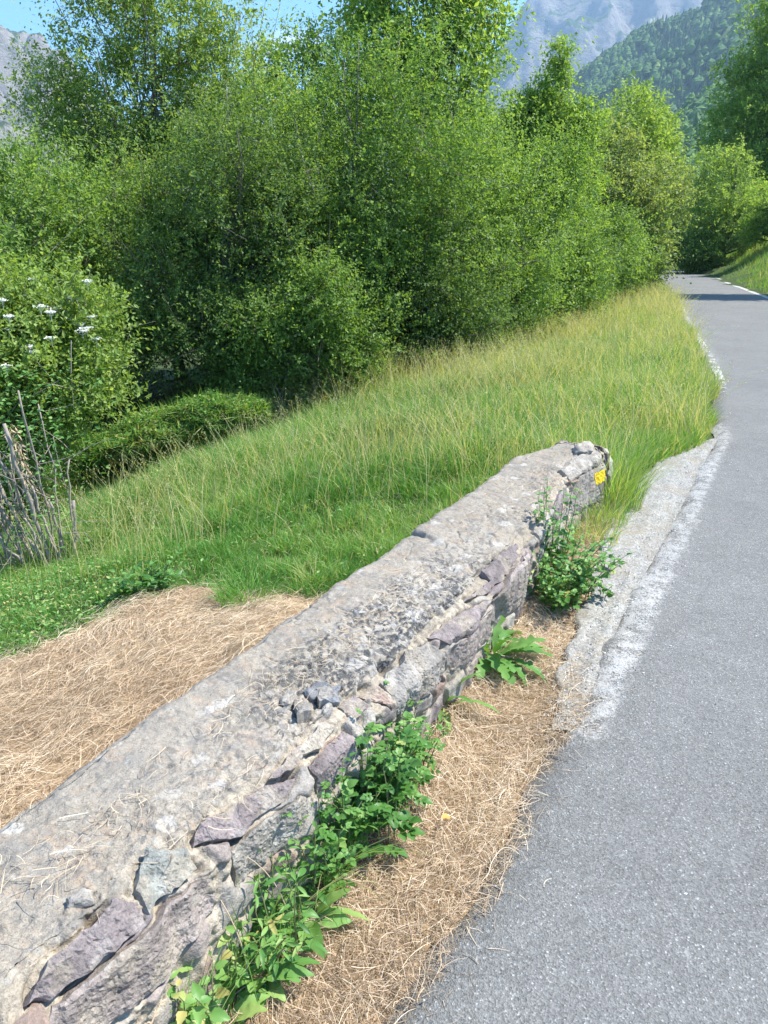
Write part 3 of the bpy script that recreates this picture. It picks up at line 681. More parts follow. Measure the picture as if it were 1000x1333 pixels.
def hay():
    # behind the wall
    N = 170000; x = RNG.uniform(-4.2, .6, N); y = RNG.uniform(-.5, 5.2, N)
    a, w = wall_aw(x, y)
    ok = (hay_d(x, y) < RNG.normal(.02, .06, N)) & (w < -.33) & (a > -1.5); x, y = x[ok], y[ok]
    dens = .5 + .5 * sst(-.5, .3, fbm(x * 2, y * 2, 0, 3, 90)); k = RNG.random(len(x)) < dens; x, y = x[k], y[k]
    V, F, T = straws(len(x), np.stack([x, y], -1), lambda x_, y_: ground_z(x_, y_) + .03 * np.clip(fbm(x_ * 3.5, y_ * 3.5, 0, 3, 97), -.2, 1), .04, .17, .0016, .018, comb=.9)
    tag(link_mesh('cut_hay', V, [F], STRAW, None, {'tint': T}), 'sheet of dry golden hay lying behind the stone wall', 'hay', None, 'stuff')
    # verge between wall and road
    N = 80000; y = RNG.uniform(.3, 5.6, N)
    x = road_x(y) - RNG.uniform(-.12, .8, N) / road_cos(y); s = lat(x, y); a, w = wall_aw(x, y)
    wb = np.interp(a, [-4, .4, 1.9, 2.7, 4.2], [.15, .15, .12, .09, .06])
    sh = np.interp(y, [2.3, 2.6, 3.2, 4.0, 5.0, 5.8], [.0, .06, .13, .24, .32, .26])
    lim = -.03 + .05 * fbm(y * 3, y * 0, 0, 3, 91) + sh
    ok = (w > wb) & (s > lim + RNG.normal(0, .025, N)) & (a < 4.7); x, y = x[ok], y[ok]
    k = RNG.random(len(x)) < np.interp(y, [0, 2.6, 3.4, 5.6], [1, 1, .55, .35]); x, y = x[k], y[k]
    zf = lambda x_, y_: np.maximum(ground_z(x_, y_), -.02 + 0 * x_) + .004
    V, F, T = straws(len(x), np.stack([x, y], -1), zf, .03, .12, .0014, .012, (.5, .25))
    # a few strays on the asphalt
    n = 260; y = RNG.uniform(1.1, 3.0, n); x = road_x(y) + np.abs(RNG.normal(0, .10, n))
    V2, F2, T2 = straws(n, np.stack([x, y], -1), lambda x_, y_: .006 + 0 * x_, .015, .06, .0014, .002)
    tag(link_mesh('cut_hay', np.vstack([V, V2]), [np.vstack([F, F2 + len(V)])], STRAW, None, {'tint': np.append(T, T2)}), 'matted dry straw on the verge between wall and road', 'hay', None, 'stuff')
    # litter on the coping
    pts = []
    for (ca, cw, sa, sw, n) in ((1.02, -.14, .16, .05, 260), (1.45, -.10, .22, .06, 300), (1.9, -.12, .2, .07, 160), (.42, -.14, .12, .04, 120), (.05, -.2, .2, .08, 160), (.55, .03, .12, .02, 60), (2.9, -.15, .3, .08, 160), (3.5, -.1, .3, .06, 90), (-.3, -.15, .3, .1, 120)):
        aa = RNG.normal(ca, sa, n); ww = np.clip(RNG.normal(cw, sw, n), -.33, .06)
        pts.append(np.stack([WO[0] + WD[0] * aa + WN[0] * ww, WO[1] + WD[1] * aa + WN[1] * ww], -1))
    pts = np.vstack(pts); a_, w_ = wall_aw(pts[:, 0], pts[:, 1])
    V, F, T = straws(len(pts), pts, lambda x_, y_: .408 + 0 * x_ - .25 * np.clip(wall_aw(x_, y_)[1] - np.interp(wall_aw(x_, y_)[0], [0, .56, 1.24, 2.28, 3.9], [0, .03, .083, .076, .01]) + .01, 0, 1), .02, .075, .0013, .005, (.55, .2))
    tag(link_mesh('straw_litter', V, [F], STRAW, None, {'tint': T}), 'wisps of dry straw scattered over the top of the stone wall', 'straw', None, 'stuff')
hay()

# ------------------------------------------------------------------ grass
def meadow_ok(x, y):
    s = lat(x, y); a, w = wall_aw(x, y)
    sh = np.interp(y, [2.3, 4.0, 5.0, 5.6, 6.1, 6.5], [.3, .42, .42, .34, .10, .02])
    on = (s > np.where(y < 6.6, sh, .04 + .10 * vnoise(x * 3.1, y * 3.1, 0, 14))) & ((a > A_END + .15) | (w < -.40)) & (hay_d(x, y) > 0) & (y < 58)
    return on

def grass():
    def sample(n, x0, x1, y0, y1, f):
        x = RNG.uniform(x0, x1, n); y = RNG.uniform(y0, y1, n); k = f(x, y); return x[k], y[k]
    # near and middle meadow, dense
    xs, ys = [], []
    for (n, x0, x1, y0, y1) in ((150000, -5.0, 3.0, 3.0, 6.5), (200000, -5.5, 4.6, 6.0, 10.5), (150000, -3.5, 7.5, 10, 17), (80000, 0, 12, 17, 30), (40000, 5, 18, 30, 56)):
        x, y = sample(n, x0, x1, y0, y1, lambda a, b: meadow_ok(a, b) & (lat(a, b) < 8.5)); xs.append(x); ys.append(y)
    x, y = np.concatenate(xs), np.concatenate(ys)
    s = lat(x, y); dist = np.hypot(x, y)
    hd = hay_d(x, y)
    tall = sst(.0, 2.2, hd) ; short = (1 - sst(.1, 1.3, hd)) * (s > .8)
    near_l = sst(-1.2, -2.6, x) * (1 - sst(5.2, 7.0, y))          # trampled, clover-like lawn in the left corner
    H = (.11 + .12 * tall + .10 * sst(1.5, 5, hd) + .10 * fbm(x * 1.1, y * 1.1, 0, 3, 100) + .07 * vnoise(x * 4.5, y * 4.5, 0, 103)) * RNG.uniform(.55, 1.25, len(x))
    H = H * (1 - .55 * near_l) - .06 * np.exp(-s ** 2 / .08) * (y > 5.4)
    H = np.clip(H, .05, .55)
    W = np.clip(.0034 + .00036 * dist, .0035, .018) * RNG.uniform(.6, 1.4, len(x)) * np.where(RNG.random(len(x)) < .05, 2.2, 1)
    dry = np.exp(-np.clip(s - .2, 0, 9) ** 2 / 2.2) * .17 * (y > 4.5) + .07 * sst(8, 20, y)
    patch = fbm(x * .8, y * .8, 0, 3, 101) + .6 * vnoise(x * 4.5, y * 4.5, 0, 105)
    tint = np.clip(.40 + dry + .13 * patch + RNG.normal(0, .15, len(x)) + .06 * near_l, 0, 1)
    tint = np.where(RNG.random(len(x)) < .09 + .13 * sst(1.5, 3, hd), RNG.uniform(.8, 1, len(x)), tint)
    z = ground_z(x, y) - .01
    lean = RNG.uniform(.15, 1.25, len(x)) * (1 - .45 * np.exp(-s ** 2 / .15)); az = RNG.uniform(0, 2 * pi, len(x)) * 1.0
    V, F, T = blades(np.stack([x, y, z], -1), H, W, lean, az, tint, 3, RNG.uniform(0, 2 * pi, len(x)))
    tag(link_mesh('meadow_grass', V, [F], GRASS, None, {'tint': T}), 'green meadow grass sloping down from the road to the bushes', 'grass', None, 'stuff')
    # tall thin seeding stems, straw coloured
    x, y = sample(95000, -4, 9, 4.4, 24, lambda a, b: meadow_ok(a, b) & (lat(a, b) < 6.5) & (hay_d(a, b) > .6))
    k = RNG.random(len(x)) < (.25 + .75 * sst(-.2, .5, fbm(x * .6, y * .6, 0, 3, 104))) * (.35 + .65 * sst(-1, 2.5, x)); x, y = x[k], y[k]
    H = RNG.uniform(.32, .78, len(x)); d = np.hypot(x, y)
    V, F, T = blades(np.stack([x, y, ground_z(x, y)], -1), H, 0.0026 + .00036 * d, RNG.uniform(.1, .7, len(x)), RNG.uniform(0, 6.3, len(x)), np.clip(RNG.normal(.9, .08, len(x)), .7, 1), 4, RNG.uniform(0, 6.3, len(x)))
    # drooping heads: little clusters of grains at each tip
    m = 9; tips = V.reshape(-1, m, 3)[:, -1]; prev = V.reshape(-1, m, 3)[:, -3:-1].mean(1); dr = nrm(tips - prev); hv, hf, ht = [], [], []
    for k in range(5):
        P0 = tips - dr * .02 * k; D = nrm(dr + RNG.normal(0, .55, dr.shape)); q, f = leaf_quads(P0, D, nrm(RNG.normal(0, 1, dr.shape)), RNG.uniform(.015, .03, len(tips)), .0035 + .0003 * d)
        hf.append(f + len(V) + sum(len(v) for v in hv)); hv.append(q); ht.append(np.repeat(RNG.uniform(.8, 1, len(tips)), 4))
    tag(link_mesh('seeding_grass', np.vstack([V] + hv), [np.vstack([F] + hf)], GRASS, None, {'tint': np.concatenate([T] + ht)}), 'tall thin straw coloured grass stems with seed heads in the meadow', 'grass', None, 'stuff')
    # low broad ground leaves in the near-left corner of the meadow
    x, y = sample(30000, -4.6, 0, 3.2, 7.4, lambda a, b: meadow_ok(a, b) & (hay_d(a, b) > .02))
    k = RNG.random(len(x)) < .06 + .5 * sst(-.9, -2.4, x) * (1 - sst(5.6, 7.2, y)); x, y = x[k], y[k]
    n = len(x); P = np.stack([x, y, ground_z(x, y) + RNG.uniform(.01, .10, n)], -1); az = RNG.uniform(0, 6.3, n)
    D = nrm(np.stack([np.cos(az), np.sin(az), RNG.uniform(-.2, .7, n)], -1)); N = nrm(RNG.normal(0, .4, (n, 3)) + UP)
    V, F = leaf_quads(P, D, N, RNG.uniform(.014, .036, n), RNG.uniform(.009, .020, n))
    tag(link_mesh('ground_cover', V, [F], WEED, None, {'tint': np.repeat(np.clip(RNG.normal(.75, .2, n), 0, 1), 4)}), 'low leafy ground cover in the left corner of the meadow', 'ground cover', None, 'stuff')
    # right-hand bank
    x = RNG.uniform(9, 30, 70000); y = RNG.uniform(18, 56, 70000); r = -lat(x, y) - ROAD_W
    k = (r > .05) & (r < 6.5); x, y, r = x[k], y[k], r[k]
    n = len(x); H = RNG.uniform(.25, .6, n) * (.5 + .5 * sst(0, .8, r))
    tint = np.clip(.64 + .15 * fbm(x, y, 0, 3, 107) + RNG.normal(0, .13, n), 0, 1)
    V, F, T = blades(np.stack([x, y, ground_z(x, y)], -1), H, RNG.uniform(.014, .03, n), RNG.uniform(.1, .7, n), RNG.uniform(0, 6.3, n), tint, 2, RNG.uniform(0, 6.3, n))
    tag(link_mesh('bank_grass', V, [F], GRASS, None, {'tint': T}), 'pale green grass covering the bank right of the road bend', 'grass', None, 'stuff')
grass()

# ------------------------------------------------------------------ trees and bushes
def fol(name, d, m, l, trans=.5):
    return leaf_mat(name, [(0, d), (.5, m), (1, l)], .48, trans, .3)
F_DARK = fol('dark_leaf', (.065, .125, .04), (.145, .245, .065), (.27, .39, .13))
F_MID = fol('mid_leaf', (.085, .165, .04), (.195, .33, .075), (.34, .47, .15))
F_LIGHT = fol('light_leaf', (.11, .215, .045), (.26, .41, .085), (.44, .56, .18))
F_YEL = fol('yellow_green_leaf', (.13, .22, .05), (.28, .42, .10), (.46, .56, .20))
F_MID2 = fol('elder_leaf', (.115, .195, .045), (.25, .375, .09), (.42, .52, .18))
F_OLIVE = fol('olive_leaf', (.115, .17, .06), (.245, .335, .11), (.41, .46, .20))
F_GREY = fol('grey_green_leaf', (.10, .17, .06), (.21, .335, .10), (.37, .48, .19))

def crown_pts(lobes, n, seed, rng, gap=-.15, shell=.55):
    """twig seeds spread through the crown's lobes: denser towards the outside, with gaps"""
    vol = np.array([l[3] * l[4] * l[5] for l in lobes]) ** .62; cnt = (vol / vol.sum() * n * 1.5).astype(int) + 22
    P, O = [], []
    for (cx, cy, cz, rx, ry, rz), c in zip(lobes, cnt):
        d = nrm(rng.normal(0, 1, (c, 3))); r = rng.random(c) ** (shell * .6)
        lump = 1 + .42 * vnoise(d[:, 0] * 2.2 + cx, d[:, 1] * 2.2 + cy, d[:, 2] * 2.2 + cz, seed) + .28 * vnoise(d[:, 0] * 5 + cx, d[:, 1] * 5, d[:, 2] * 5, seed + 1)
        p = np.array([cx, cy, cz]) + d * (r * lump)[:, None] * np.array([rx, ry, rz])
        P.append(p); O.append(d)
    P, O = np.vstack(P), np.vstack(O)
    sc = 1.15
    small = np.repeat([min(l[3], l[5]) < .6 for l in lobes], cnt)
    k = (.8 * fbm(P[:, 0] * sc, P[:, 1] * sc, P[:, 2] * sc, 2, seed + 5) + .75 * vnoise(P[:, 0] * 3.1, P[:, 1] * 3.1, P[:, 2] * 3.1, seed + 6) + .3 * rng.normal(0, .6, len(P)) > gap) | small
    return P[k], O[k]

def tree(name, x, y, label, cat, mat, lobes, n_twigs, leaf=(.05, .03), per=9, twig=.32, group=None, base_z=None, trunk_r=.10, bark=BARK, seed=1, gap=-.2,
         droop=0.0, stems=1, tint=(.48, .2), flowers=None, trunk_h=None, pair=True, bare=26):
    rng = np.random.default_rng(seed)
    z0 = float(ground_z(np.array([x]), np.array([y]))[0]) - .06 if base_z is None else base_z
    root = thing(name, (x, y, z0), label, cat, group)
    # ---- wood
    b = Buf(); L = np.array(lobes, float)
    top = L[np.argmax(L[:, 2] + L[:, 5])]
    for s in range(stems):
        off = np.array([rng.normal(0, .22), rng.normal(0, .22), 0]) if stems > 1 else np.zeros(3)
        tgt = top if s == 0 else L[rng.integers(len(L))]
        end = np.array([tgt[0], tgt[1], tgt[2] + tgt[5] * .55]); k = 9; tt = np.linspace(0, 1, k)[:, None]
        pts = off * (1 - tt * .5) + end * tt ** np.array([[1.5, 1.5, 1.0]]) + np.concatenate([rng.normal(0, .07, (k, 2)) * tt, np.zeros((k, 1))], 1) * end[2] * .35
        r0 = trunk_r * (1 if s == 0 else rng.uniform(.5, .8)); rad = r0 * (1 - .88 * tt[:, 0]) * np.where(np.arange(k) == 0, 1.35, 1)
        b.tube(pts, rad, 8)
        if s == 0: tr = pts; trr = rad
    for l in lobes:
        for j in range(4):
            e = np.array(l[:3]) + rng.normal(0, .5, 3) * np.array(l[3:]); i0 = rng.integers(1, 7)
            p0 = tr[i0]; mid = (p0 + e) / 2 + np.array([0, 0, -.1 * np.linalg.norm(e - p0)]) + rng.normal(0, .08, 3)
            t_ = np.linspace(0, 1, 6)[:, None]; pts = p0 * (1 - t_) ** 2 + 2 * mid * t_ * (1 - t_) + e * t_ ** 2 + np.vstack([np.zeros(3), rng.normal(0, .03, (5, 3))])
            b.tube(pts, np.linspace(trr[i0] * .55, .006, 6), 5)
    P, O = crown_pts(lobes, n_twigs, seed, rng, gap)
    n = len(P); D = nrm(O * .75 + UP * (.45 - droop) + rng.normal(0, .5, (n, 3)))
    TL = twig * rng.uniform(.5, 1.3, n)
    spray = rng.random(n) < .10; TL = np.where(spray, TL * rng.uniform(1.6, 2.6, n), TL); D = np.where(spray[:, None], nrm(D + UP * .5), D)
    for i in rng.choice(n, min(n, bare * len(lobes)), replace=False):
        b.tube([P[i] - D[i] * TL[i] * rng.uniform(.6, 1.5), P[i] + rng.normal(0, .02, 3), P[i] + D[i] * TL[i]], [.007, .005, .002], 3, cap=False)
    b.build('trunk', bark, root)
    # ---- leaves
    tt = (np.arange(per) + .5) / per
    bend = rng.normal(0, .25, (n, 1, 3)) + UP * (-.25 - droop)
    S = nrm(np.cross(D, rng.normal(0, 1, (n, 3))))
    Pl = P[:, None] + D[:, None] * (TL[:, None] * tt[None])[..., None] + bend * (TL[:, None] * tt[None] ** 2)[..., None]
    sgn = np.where(np.arange(per) % 2 == 0, 1, -1) if pair else np.ones(per)
    Dl = nrm(D[:, None] * .6 + S[:, None] * sgn[None, :, None] * .9 + rng.normal(0, .42, (n, per, 3)) - UP * (.15 + droop * .5))
    Nl = nrm(rng.normal(0, .62, (n, per, 3)) + UP * .75 + O[:, None] * .35)
    big = rng.uniform(.7, 1.3, (n, 1)); ll = leaf[0] * big * rng.uniform(.55, 1.25, (n, per)); wl = leaf[1] * big * rng.uniform(.65, 1.25, (n, per))
    V, F = leaf_quads(Pl.reshape(-1, 3), Dl.reshape(-1, 3), Nl.reshape(-1, 3), ll.ravel(), wl.ravel())
    ct = tint[0] + .55 * tint[1] * vnoise(P[:, 0] * .9, P[:, 1] * .9, P[:, 2] * .9, seed + 9)
    T = np.clip(ct[:, None] + rng.normal(0, tint[1], (n, per)), 0, 1)
    cr = link_mesh('crown', V, [F], mat, root, {'tint': np.repeat(T.ravel(), 4)}, False)
    if flowers:
        f = Buf(); outer = np.where((O @ np.array([.1, -.7, .7]) > .72) & (P[:, 2] > np.quantile(P[:, 2], .35)))[0]
        t = NT('white_petal'); pm = t.finish(t.mix(t.noise(t.pos(), 60), (.80, .80, .72), (.90, .90, .86)), .6, None, .2)
        for q in rng.choice(outer, flowers, replace=False):
            fb = Buf(); c = P[q] + D[q] * min(TL[q], .35) + np.array([0, -.05, .05]); fb.tube([c - UP * .09, c - UP * .02, c + UP * .004], [.002, .003, .045], 8, cap=True)
            m = 60; rr = .072 * np.sqrt(rng.random(m)) * rng.uniform(.6, 1.1); aa = rng.uniform(0, 6.3, m)
            pc = c + np.stack([rr * np.cos(aa), rr * np.sin(aa), .016 - rr * .28 + rng.normal(0, .004, m)], -1)
            v, fc = leaf_quads(pc, nrm(np.stack([np.cos(aa), np.sin(aa), .3 + 0 * aa], -1) + rng.normal(0, .4, (m, 3))), nrm(rng.normal(0, .3, (m, 3)) + UP), np.full(m, .017), np.full(m, .015))
            fb.add(v, fc)
            for j in range(5): fb.tube([c - UP * .05, pc[j * 7] - UP * .003], .0012, 3, cap=False)
            fb.build('flower_head', pm, root)
    return root

G1 = 'bushes along the meadow edge'; G2 = 'trees behind the meadow bushes'; G3 = 'trees right of the road'; G4 = 'trees at the road bend'
def dome(r, h, n, seed, spread=.62, zlo=.30):
    """lobes of a rounded bush of radius r and height h"""
    g = np.random.default_rng(seed); out = [(0, 0, h * .52, r * .72, r * .72, h * .36)]
    for i in range(n):
        a = i * 2.4 + g.uniform(0, 1); q = r * spread * g.uniform(.6, 1.05); z = h * g.uniform(zlo, .80)
        s = g.uniform(.34, .52)
        out.append((q * cos(a), q * sin(a), z, r * s, r * s, h * .20 * g.uniform(.8, 1.3)))
    out.append((g.uniform(-.2, .2) * r, g.uniform(-.2, .2) * r, h * .86, r * .34, r * .34, h * .15))
    return out

tree('elder_bush', -4.40, 9.0, 'yellow green bush with flat white flower heads at the left edge', 'bush', F_MID2,
     [(-.1, 0, 1.9, 1.0, .9, .7), (.75, -.2, 1.95, .75, .7, .45), (-.4, -.3, 2.45, .8, .7, .5), (.45, .1, 2.4, .8, .7, .45), (-1.1, 0, 2.0, .8, .8, .8), (-.3, -.5, 1.2, .6, .5, .45), (.95, 0, 2.6, .4, .4, .32), (0, 0, 2.8, .5, .5, .32), (.2, -.2, 1.3, .5, .5, .35), (.5, -.3, 1.55, .4, .4, .3)],
     5600, (.065, .032), 9, .30, G1, seed=11, stems=5, trunk_r=.035, flowers=38, tint=(.5, .2), bark=BARK_PALE, gap=-.3)
tree('blackthorn_bush', -2.55, 12.6, 'dense dark small leaved bush behind the shaded hollow', 'bush', F_DARK, dome(1.75, 4.3, 11, 21, .7, .2), 7600, (.055, .032), 10, .34, G1, seed=21, stems=4, trunk_r=.06, gap=-.28)
tree('blackthorn_bush', -.45, 13.6, 'tall rounded dense bush in the middle of the thicket', 'bush', F_MID, dome(1.95, 5.35, 13, 22, .66, .2), 9200, (.056, .033), 10, .36, G1, seed=22, stems=4, trunk_r=.07, gap=-.28, tint=(.42, .2))
tree('blackthorn_bush', .85, 13.9, 'low dark bush with bare twigs at its foot, below the tall rounded one', 'bush', F_DARK, dome(1.35, 2.9, 8, 23, .7, .2), 4600, (.052, .03), 10, .32, G1, seed=23, stems=4, trunk_r=.05, gap=-.28)
tree('blackthorn_bush', -1.3, 11.9, 'lower brighter bush spilling over the shaded hollow', 'bush', F_MID, dome(1.15, 2.2, 7, 24, .75, .2), 3600, (.052, .03), 10, .30, G1, seed=24, stems=4, trunk_r=.04, gap=-.3)
tree('hazel_bush', 1.9, 15.3, 'mid green bush right of the tall rounded one', 'bush', F_MID, dome(1.5, 4.3, 10, 25, .62, .2), 5600, (.062, .038), 9, .36, G1, seed=25, stems=4, trunk_r=.05, tint=(.55, .2))
tree('hazel_bush', 3.3, 17.2, 'fresh green bush with slender upright shoots above the grass', 'bush', F_MID, [(0, 0, 1.2, 1.1, 1.1, 1.0), (.35, -.2, 2.1, .9, .9, .9), (-.4, 0, 2.9, .75, .75, .9), (.3, 0, 3.3, .55, .55, .8), (.8, -.2, 1.2, .7, .7, .8), (-.9, -.3, 1.5, .8, .8, .9)],
     5200, (.065, .036), 9, .36, G1, seed=26, stems=5, trunk_r=.04, tint=(.5, .2))
tree('hazel_bush', 4.5, 19.6, 'small dark bush at the upper edge of the meadow', 'bush', F_DARK, dome(1.15, 2.2, 7, 27, .7, .25), 3000, (.065, .038), 9, .32, G1, seed=27, stems=4, trunk_r=.04)
tree('hazel_bush', 6.0, 23.0, 'rounded bush tucked under the olive tree', 'bush', F_MID, dome(1.5, 3.0, 8, 28, .7, .25), 3200, (.08, .045), 9, .36, G1, seed=28, stems=4, trunk_r=.05)
tree('hazel_bush', 8.9, 30.5, 'bright bush beside the road before the bend', 'bush', F_LIGHT, dome(1.5, 2.9, 8, 29, .7, .25), 2600, (.10, .06), 9, .40, G1, seed=29, stems=4, trunk_r=.05, tint=(.5, .2))
tree('willow_tree', -4.1, 15.6, 'tall feathery tree at the left with airy light top', 'tree', F_MID2,
     dome(2.2, 5.2, 12, 31, .7, .22) + [(0, -.6, 3.9, 1.7, 1.2, 1.0), (-.8, -.5, 4.2, 1.0, 1.0, .9), (-1.7, -.3, 4.2, .9, .9, .7), (-1.9, -.2, 5.3, .6, .6, .5), (1.3, -.4, 4.3, 1.2, 1.0, .9)] + [(-.2, -.3, 5.2, 1.5, 1.2, 1.0), (.45, -.3, 6.1, 1.1, .9, .9), (-.8, -.2, 6.3, 1.0, .9, .9), (1.2, -.2, 5.4, 1.1, .9, .8), (.1, -.2, 7.0, .9, .8, .7), (-1.1, -.2, 5.0, .8, .8, .7), (1.9, 0, 4.9, .9, .8, .8), (-.9, -.2, 7.1, .7, .6, .6), (1.2, -.1, 6.6, .6, .6, .6)],
     15500, (.072, .036), 10, .42, G2, seed=31, trunk_r=.07, stems=4, tint=(.5, .22), gap=-.12)
tree('willow_tree', -7.8, 17.0, 'lower bushy tree below the grey cliff at the far left', 'tree', F_MID, dome(2.2, 4.3, 10, 32, .7, .2), 6000, (.07, .035), 10, .42, G2, seed=32, trunk_r=.1, stems=3, tint=(.5, .2))
tree('willow_tree', -5.0, 12.4, 'shaded bush filling the gap behind the flowering bush', 'bush', F_MID, dome(1.75, 4.1, 10, 33, .7, .2), 6500, (.06, .032), 10, .36, G1, seed=33, stems=3, trunk_r=.05)
tree('willow_tree', -6.6, 14.6, 'rounded bush between the flowering bush and the tall feathery tree', 'bush', F_MID, dome(1.7, 3.9, 10, 46, .7, .2), 5200, (.065, .034), 10, .38, G1, seed=46, stems=3, trunk_r=.05)
tree('hazel_bush', -2.9, 14.6, 'tall dark bush filling the gap left of the tall rounded one', 'bush', F_DARK, dome(1.6, 4.9, 11, 47, .68, .25), 6500, (.06, .035), 10, .36, G1, seed=47, stems=3, trunk_r=.06)
tree('ash_tree', -1.9, 17.6, 'slender tree showing sky between two leafy tops', 'tree', F_LIGHT, dome(1.8, 5.3, 10, 34, .66, .25) + [(-1.0, -.2, 4.7, .9, .8, .8), (.3, -.3, 4.9, .9, .8, .8), (.5, 0, 5.3, .8, .8, .7), (-.7, 0, 5.2, .7, .7, .6), (1.0, 0, 5.9, .65, .6, .6), (-.35, 0, 6.0, .6, .5, .5), (.5, -.1, 6.3, .5, .5, .4), (1.6, 0, 5.3, .6, .6, .5)],
     6600, (.085, .042), 9, .42, G2, seed=34, trunk_r=.09, stems=2, tint=(.45, .2), gap=-.05)
tree('walnut_tree', 1.0, 18.6, 'tallest tree with large bright leaves rising above the thicket', 'tree', F_LIGHT,
     [(0, 0, 3.4, 1.4, 1.4, 1.6), (-.5, 0, 5.2, 1.3, 1.3, 1.1), (.5, -.2, 6.0, .9, 1.0, .9), (-.3, -.2, 7.2, 1.3, 1.2, 1.0), (.75, 0, 7.9, .95, .9, .8), (-.9, 0, 8.1, 1.0, 1.0, .9), (.1, 0, 9.2, 1.2, 1.1, .9), (.95, -.1, 6.9, .6, .6, .5), (.5, 0, 4.6, .8, .9, .8), (-1.2, 0, 6.5, .8, .8, .7)],
     5600, (.13, .055), 8, .50, G2, seed=35, trunk_r=.16, droop=.3, tint=(.5, .22), gap=-.05)
tree('poplar_tree', 4.05, 22.0, 'slim bright tree with one leading shoot against the blue mountain', 'tree', F_LIGHT,
     [(0, 0, 2.6, 1.3, 1.3, 1.4), (.2, 0, 4.2, 1.1, 1.1, 1.1), (-.5, 0, 4.3, .8, .8, .9), (.2, 0, 5.3, .7, .7, .7), (.3, 0, 6.0, .30, .30, .4), (.38, 0, 6.65, .22, .22, .3), (.9, 0, 4.0, .8, .8, .8), (-.9, 0, 3.1, .8, .8, .8), (-.9, -.1, 4.7, .6, .6, .6), (.95, -.1, 4.9, .55, .55, .6), (-.3, 0, 5.3, .55, .5, .5), (-.75, 0, 5.05, .3, .3, .3)],
     5200, (.10, .05), 9, .38, G2, seed=36, trunk_r=.09, droop=.1, tint=(.45, .2))
tree('maple_tree', 7.3, 26.5, 'olive brown tinged tree over the road edge', 'tree', F_OLIVE, dome(1.9, 5.3, 12, 37, .66, .22) + [(1.3, -.4, 3.4, 1.1, 1.0, 1.0)],
     5600, (.11, .06), 9, .46, G2, seed=37, trunk_r=.13, tint=(.5, .22))
tree('maple_tree', 9.8, 34.5, 'pale yellow green rounded tree behind the olive tinged one', 'tree', F_YEL, dome(2.6, 8.0, 12, 38, .62, .28), 5200, (.15, .08), 9, .55, G2, seed=38, trunk_r=.16, tint=(.42, .2))
tree('maple_tree', 11.2, 38.5, 'grey green tree leaning toward the road before the bend', 'tree', F_OLIVE, dome(2.1, 5.9, 10, 39, .66, .34), 3800, (.15, .08), 9, .5, G2, seed=39, trunk_r=.14, tint=(.55, .2))
tree('maple_tree', 12.5, 44.0, 'bright low tree closing the left side of the bend', 'tree', F_LIGHT, dome(1.9, 4.6, 9, 40, .7, .36), 3000, (.17, .09), 9, .5, G4, seed=40, trunk_r=.12, tint=(.45, .2))
tree('maple_tree', 13.9, 52.0, 'broad tree closing the road at the bend', 'tree', F_LIGHT, dome(2.6, 6.0, 10, 41, .7, .2), 3000, (.20, .11), 9, .6, G4, seed=41, trunk_r=.15, tint=(.4, .2))
tree('maple_tree', 21.0, 66.0, 'dark tree standing beyond the bend', 'tree', F_MID, dome(4.0, 8.0, 10, 42, .7, .15), 3600, (.24, .13), 9, .7, G4, seed=42, trunk_r=.2)
tree('maple_tree', 13.0, 70.0, 'mid green tree far behind the bend', 'tree', F_MID, dome(4.2, 9.0, 10, 43, .7, .15), 3200, (.24, .13), 9, .7, G4, seed=43, trunk_r=.2)
tree('maple_tree', 5.0, 30.0, 'dark tree hidden among the meadow trees', 'tree', F_DARK, dome(2.4, 5.6, 9, 44, .7, .2), 3200, (.13, .07), 9, .5, G2, seed=44, trunk_r=.14)
# right of the road
tree('acacia_tree', 26.6, 58.0, 'large tree leaning over the bank on the right', 'tree', F_LIGHT, [(0, 0, 5.0, 3.4, 2.8, 2.6), (-1.6, 0, 7.3, 2.9, 2.4, 2.0), (.8, 0, 9.4, 3.4, 2.8, 2.4), (-1.2, -.2, 11.2, 2.7, 2.4, 2.0), (1.2, 0, 13.3, 3.0, 2.6, 2.0), (3.1, 0, 10.4, 3.1, 2.6, 2.6), (-.1, 0, 15.1, 2.2, 2.0, 1.6), (2.9, 0, 6.5, 2.9, 2.6, 2.6), (-3.0, -.3, 9.4, 1.8, 1.6, 1.4), (-2.6, -.2, 12.5, 1.7, 1.5, 1.3), (-1.3, 0, 16.1, 1.7, 1.5, 1.3), (1.5, 0, 17, 2, 1.6, 1.4)],
     9800, (.21, .09), 10, .8, G3, seed=51, trunk_r=.26, droop=.15, tint=(.42, .22))
tree('acacia_tree', 20.8, 50.0, 'smaller bright tree on the bank beside the bend', 'tree', F_YEL, dome(2.5, 7.0, 10, 52, .66, .2), 3600, (.16, .08), 9, .5, G3, seed=52, trunk_r=.13, tint=(.45, .2))
tree('acacia_tree', 23.6, 61.0, 'dark tree behind the smaller bright one on the bank', 'tree', F_DARK, dome(2.8, 6.0, 9, 53, .7, .15), 2800, (.20, .1), 9, .6, G3, seed=53, trunk_r=.16)
tree('acacia_tree', 34.0, 60.0, 'tall tree behind the large shaded one', 'tree', F_MID, dome(3.6, 11.5, 11, 54, .66, .25), 3800, (.20, .1), 9, .7, G3, seed=54, trunk_r=.22)
tree('acacia_tree', 17.2, 27.0, 'roadside tree casting its shade across the road', 'tree', F_MID, [(0, 0, 7.5, 2.6, 1.2, 1.6), (-1.4, .2, 8.3, 1.4, 1.0, 1.0), (1.2, -.2, 8.6, 1.6, 1.1, 1.2), (-.6, .3, 6.4, 1.5, 1.1, 1.0)], 3000, (.16, .08), 9, .6, G3, seed=55, trunk_r=.18)

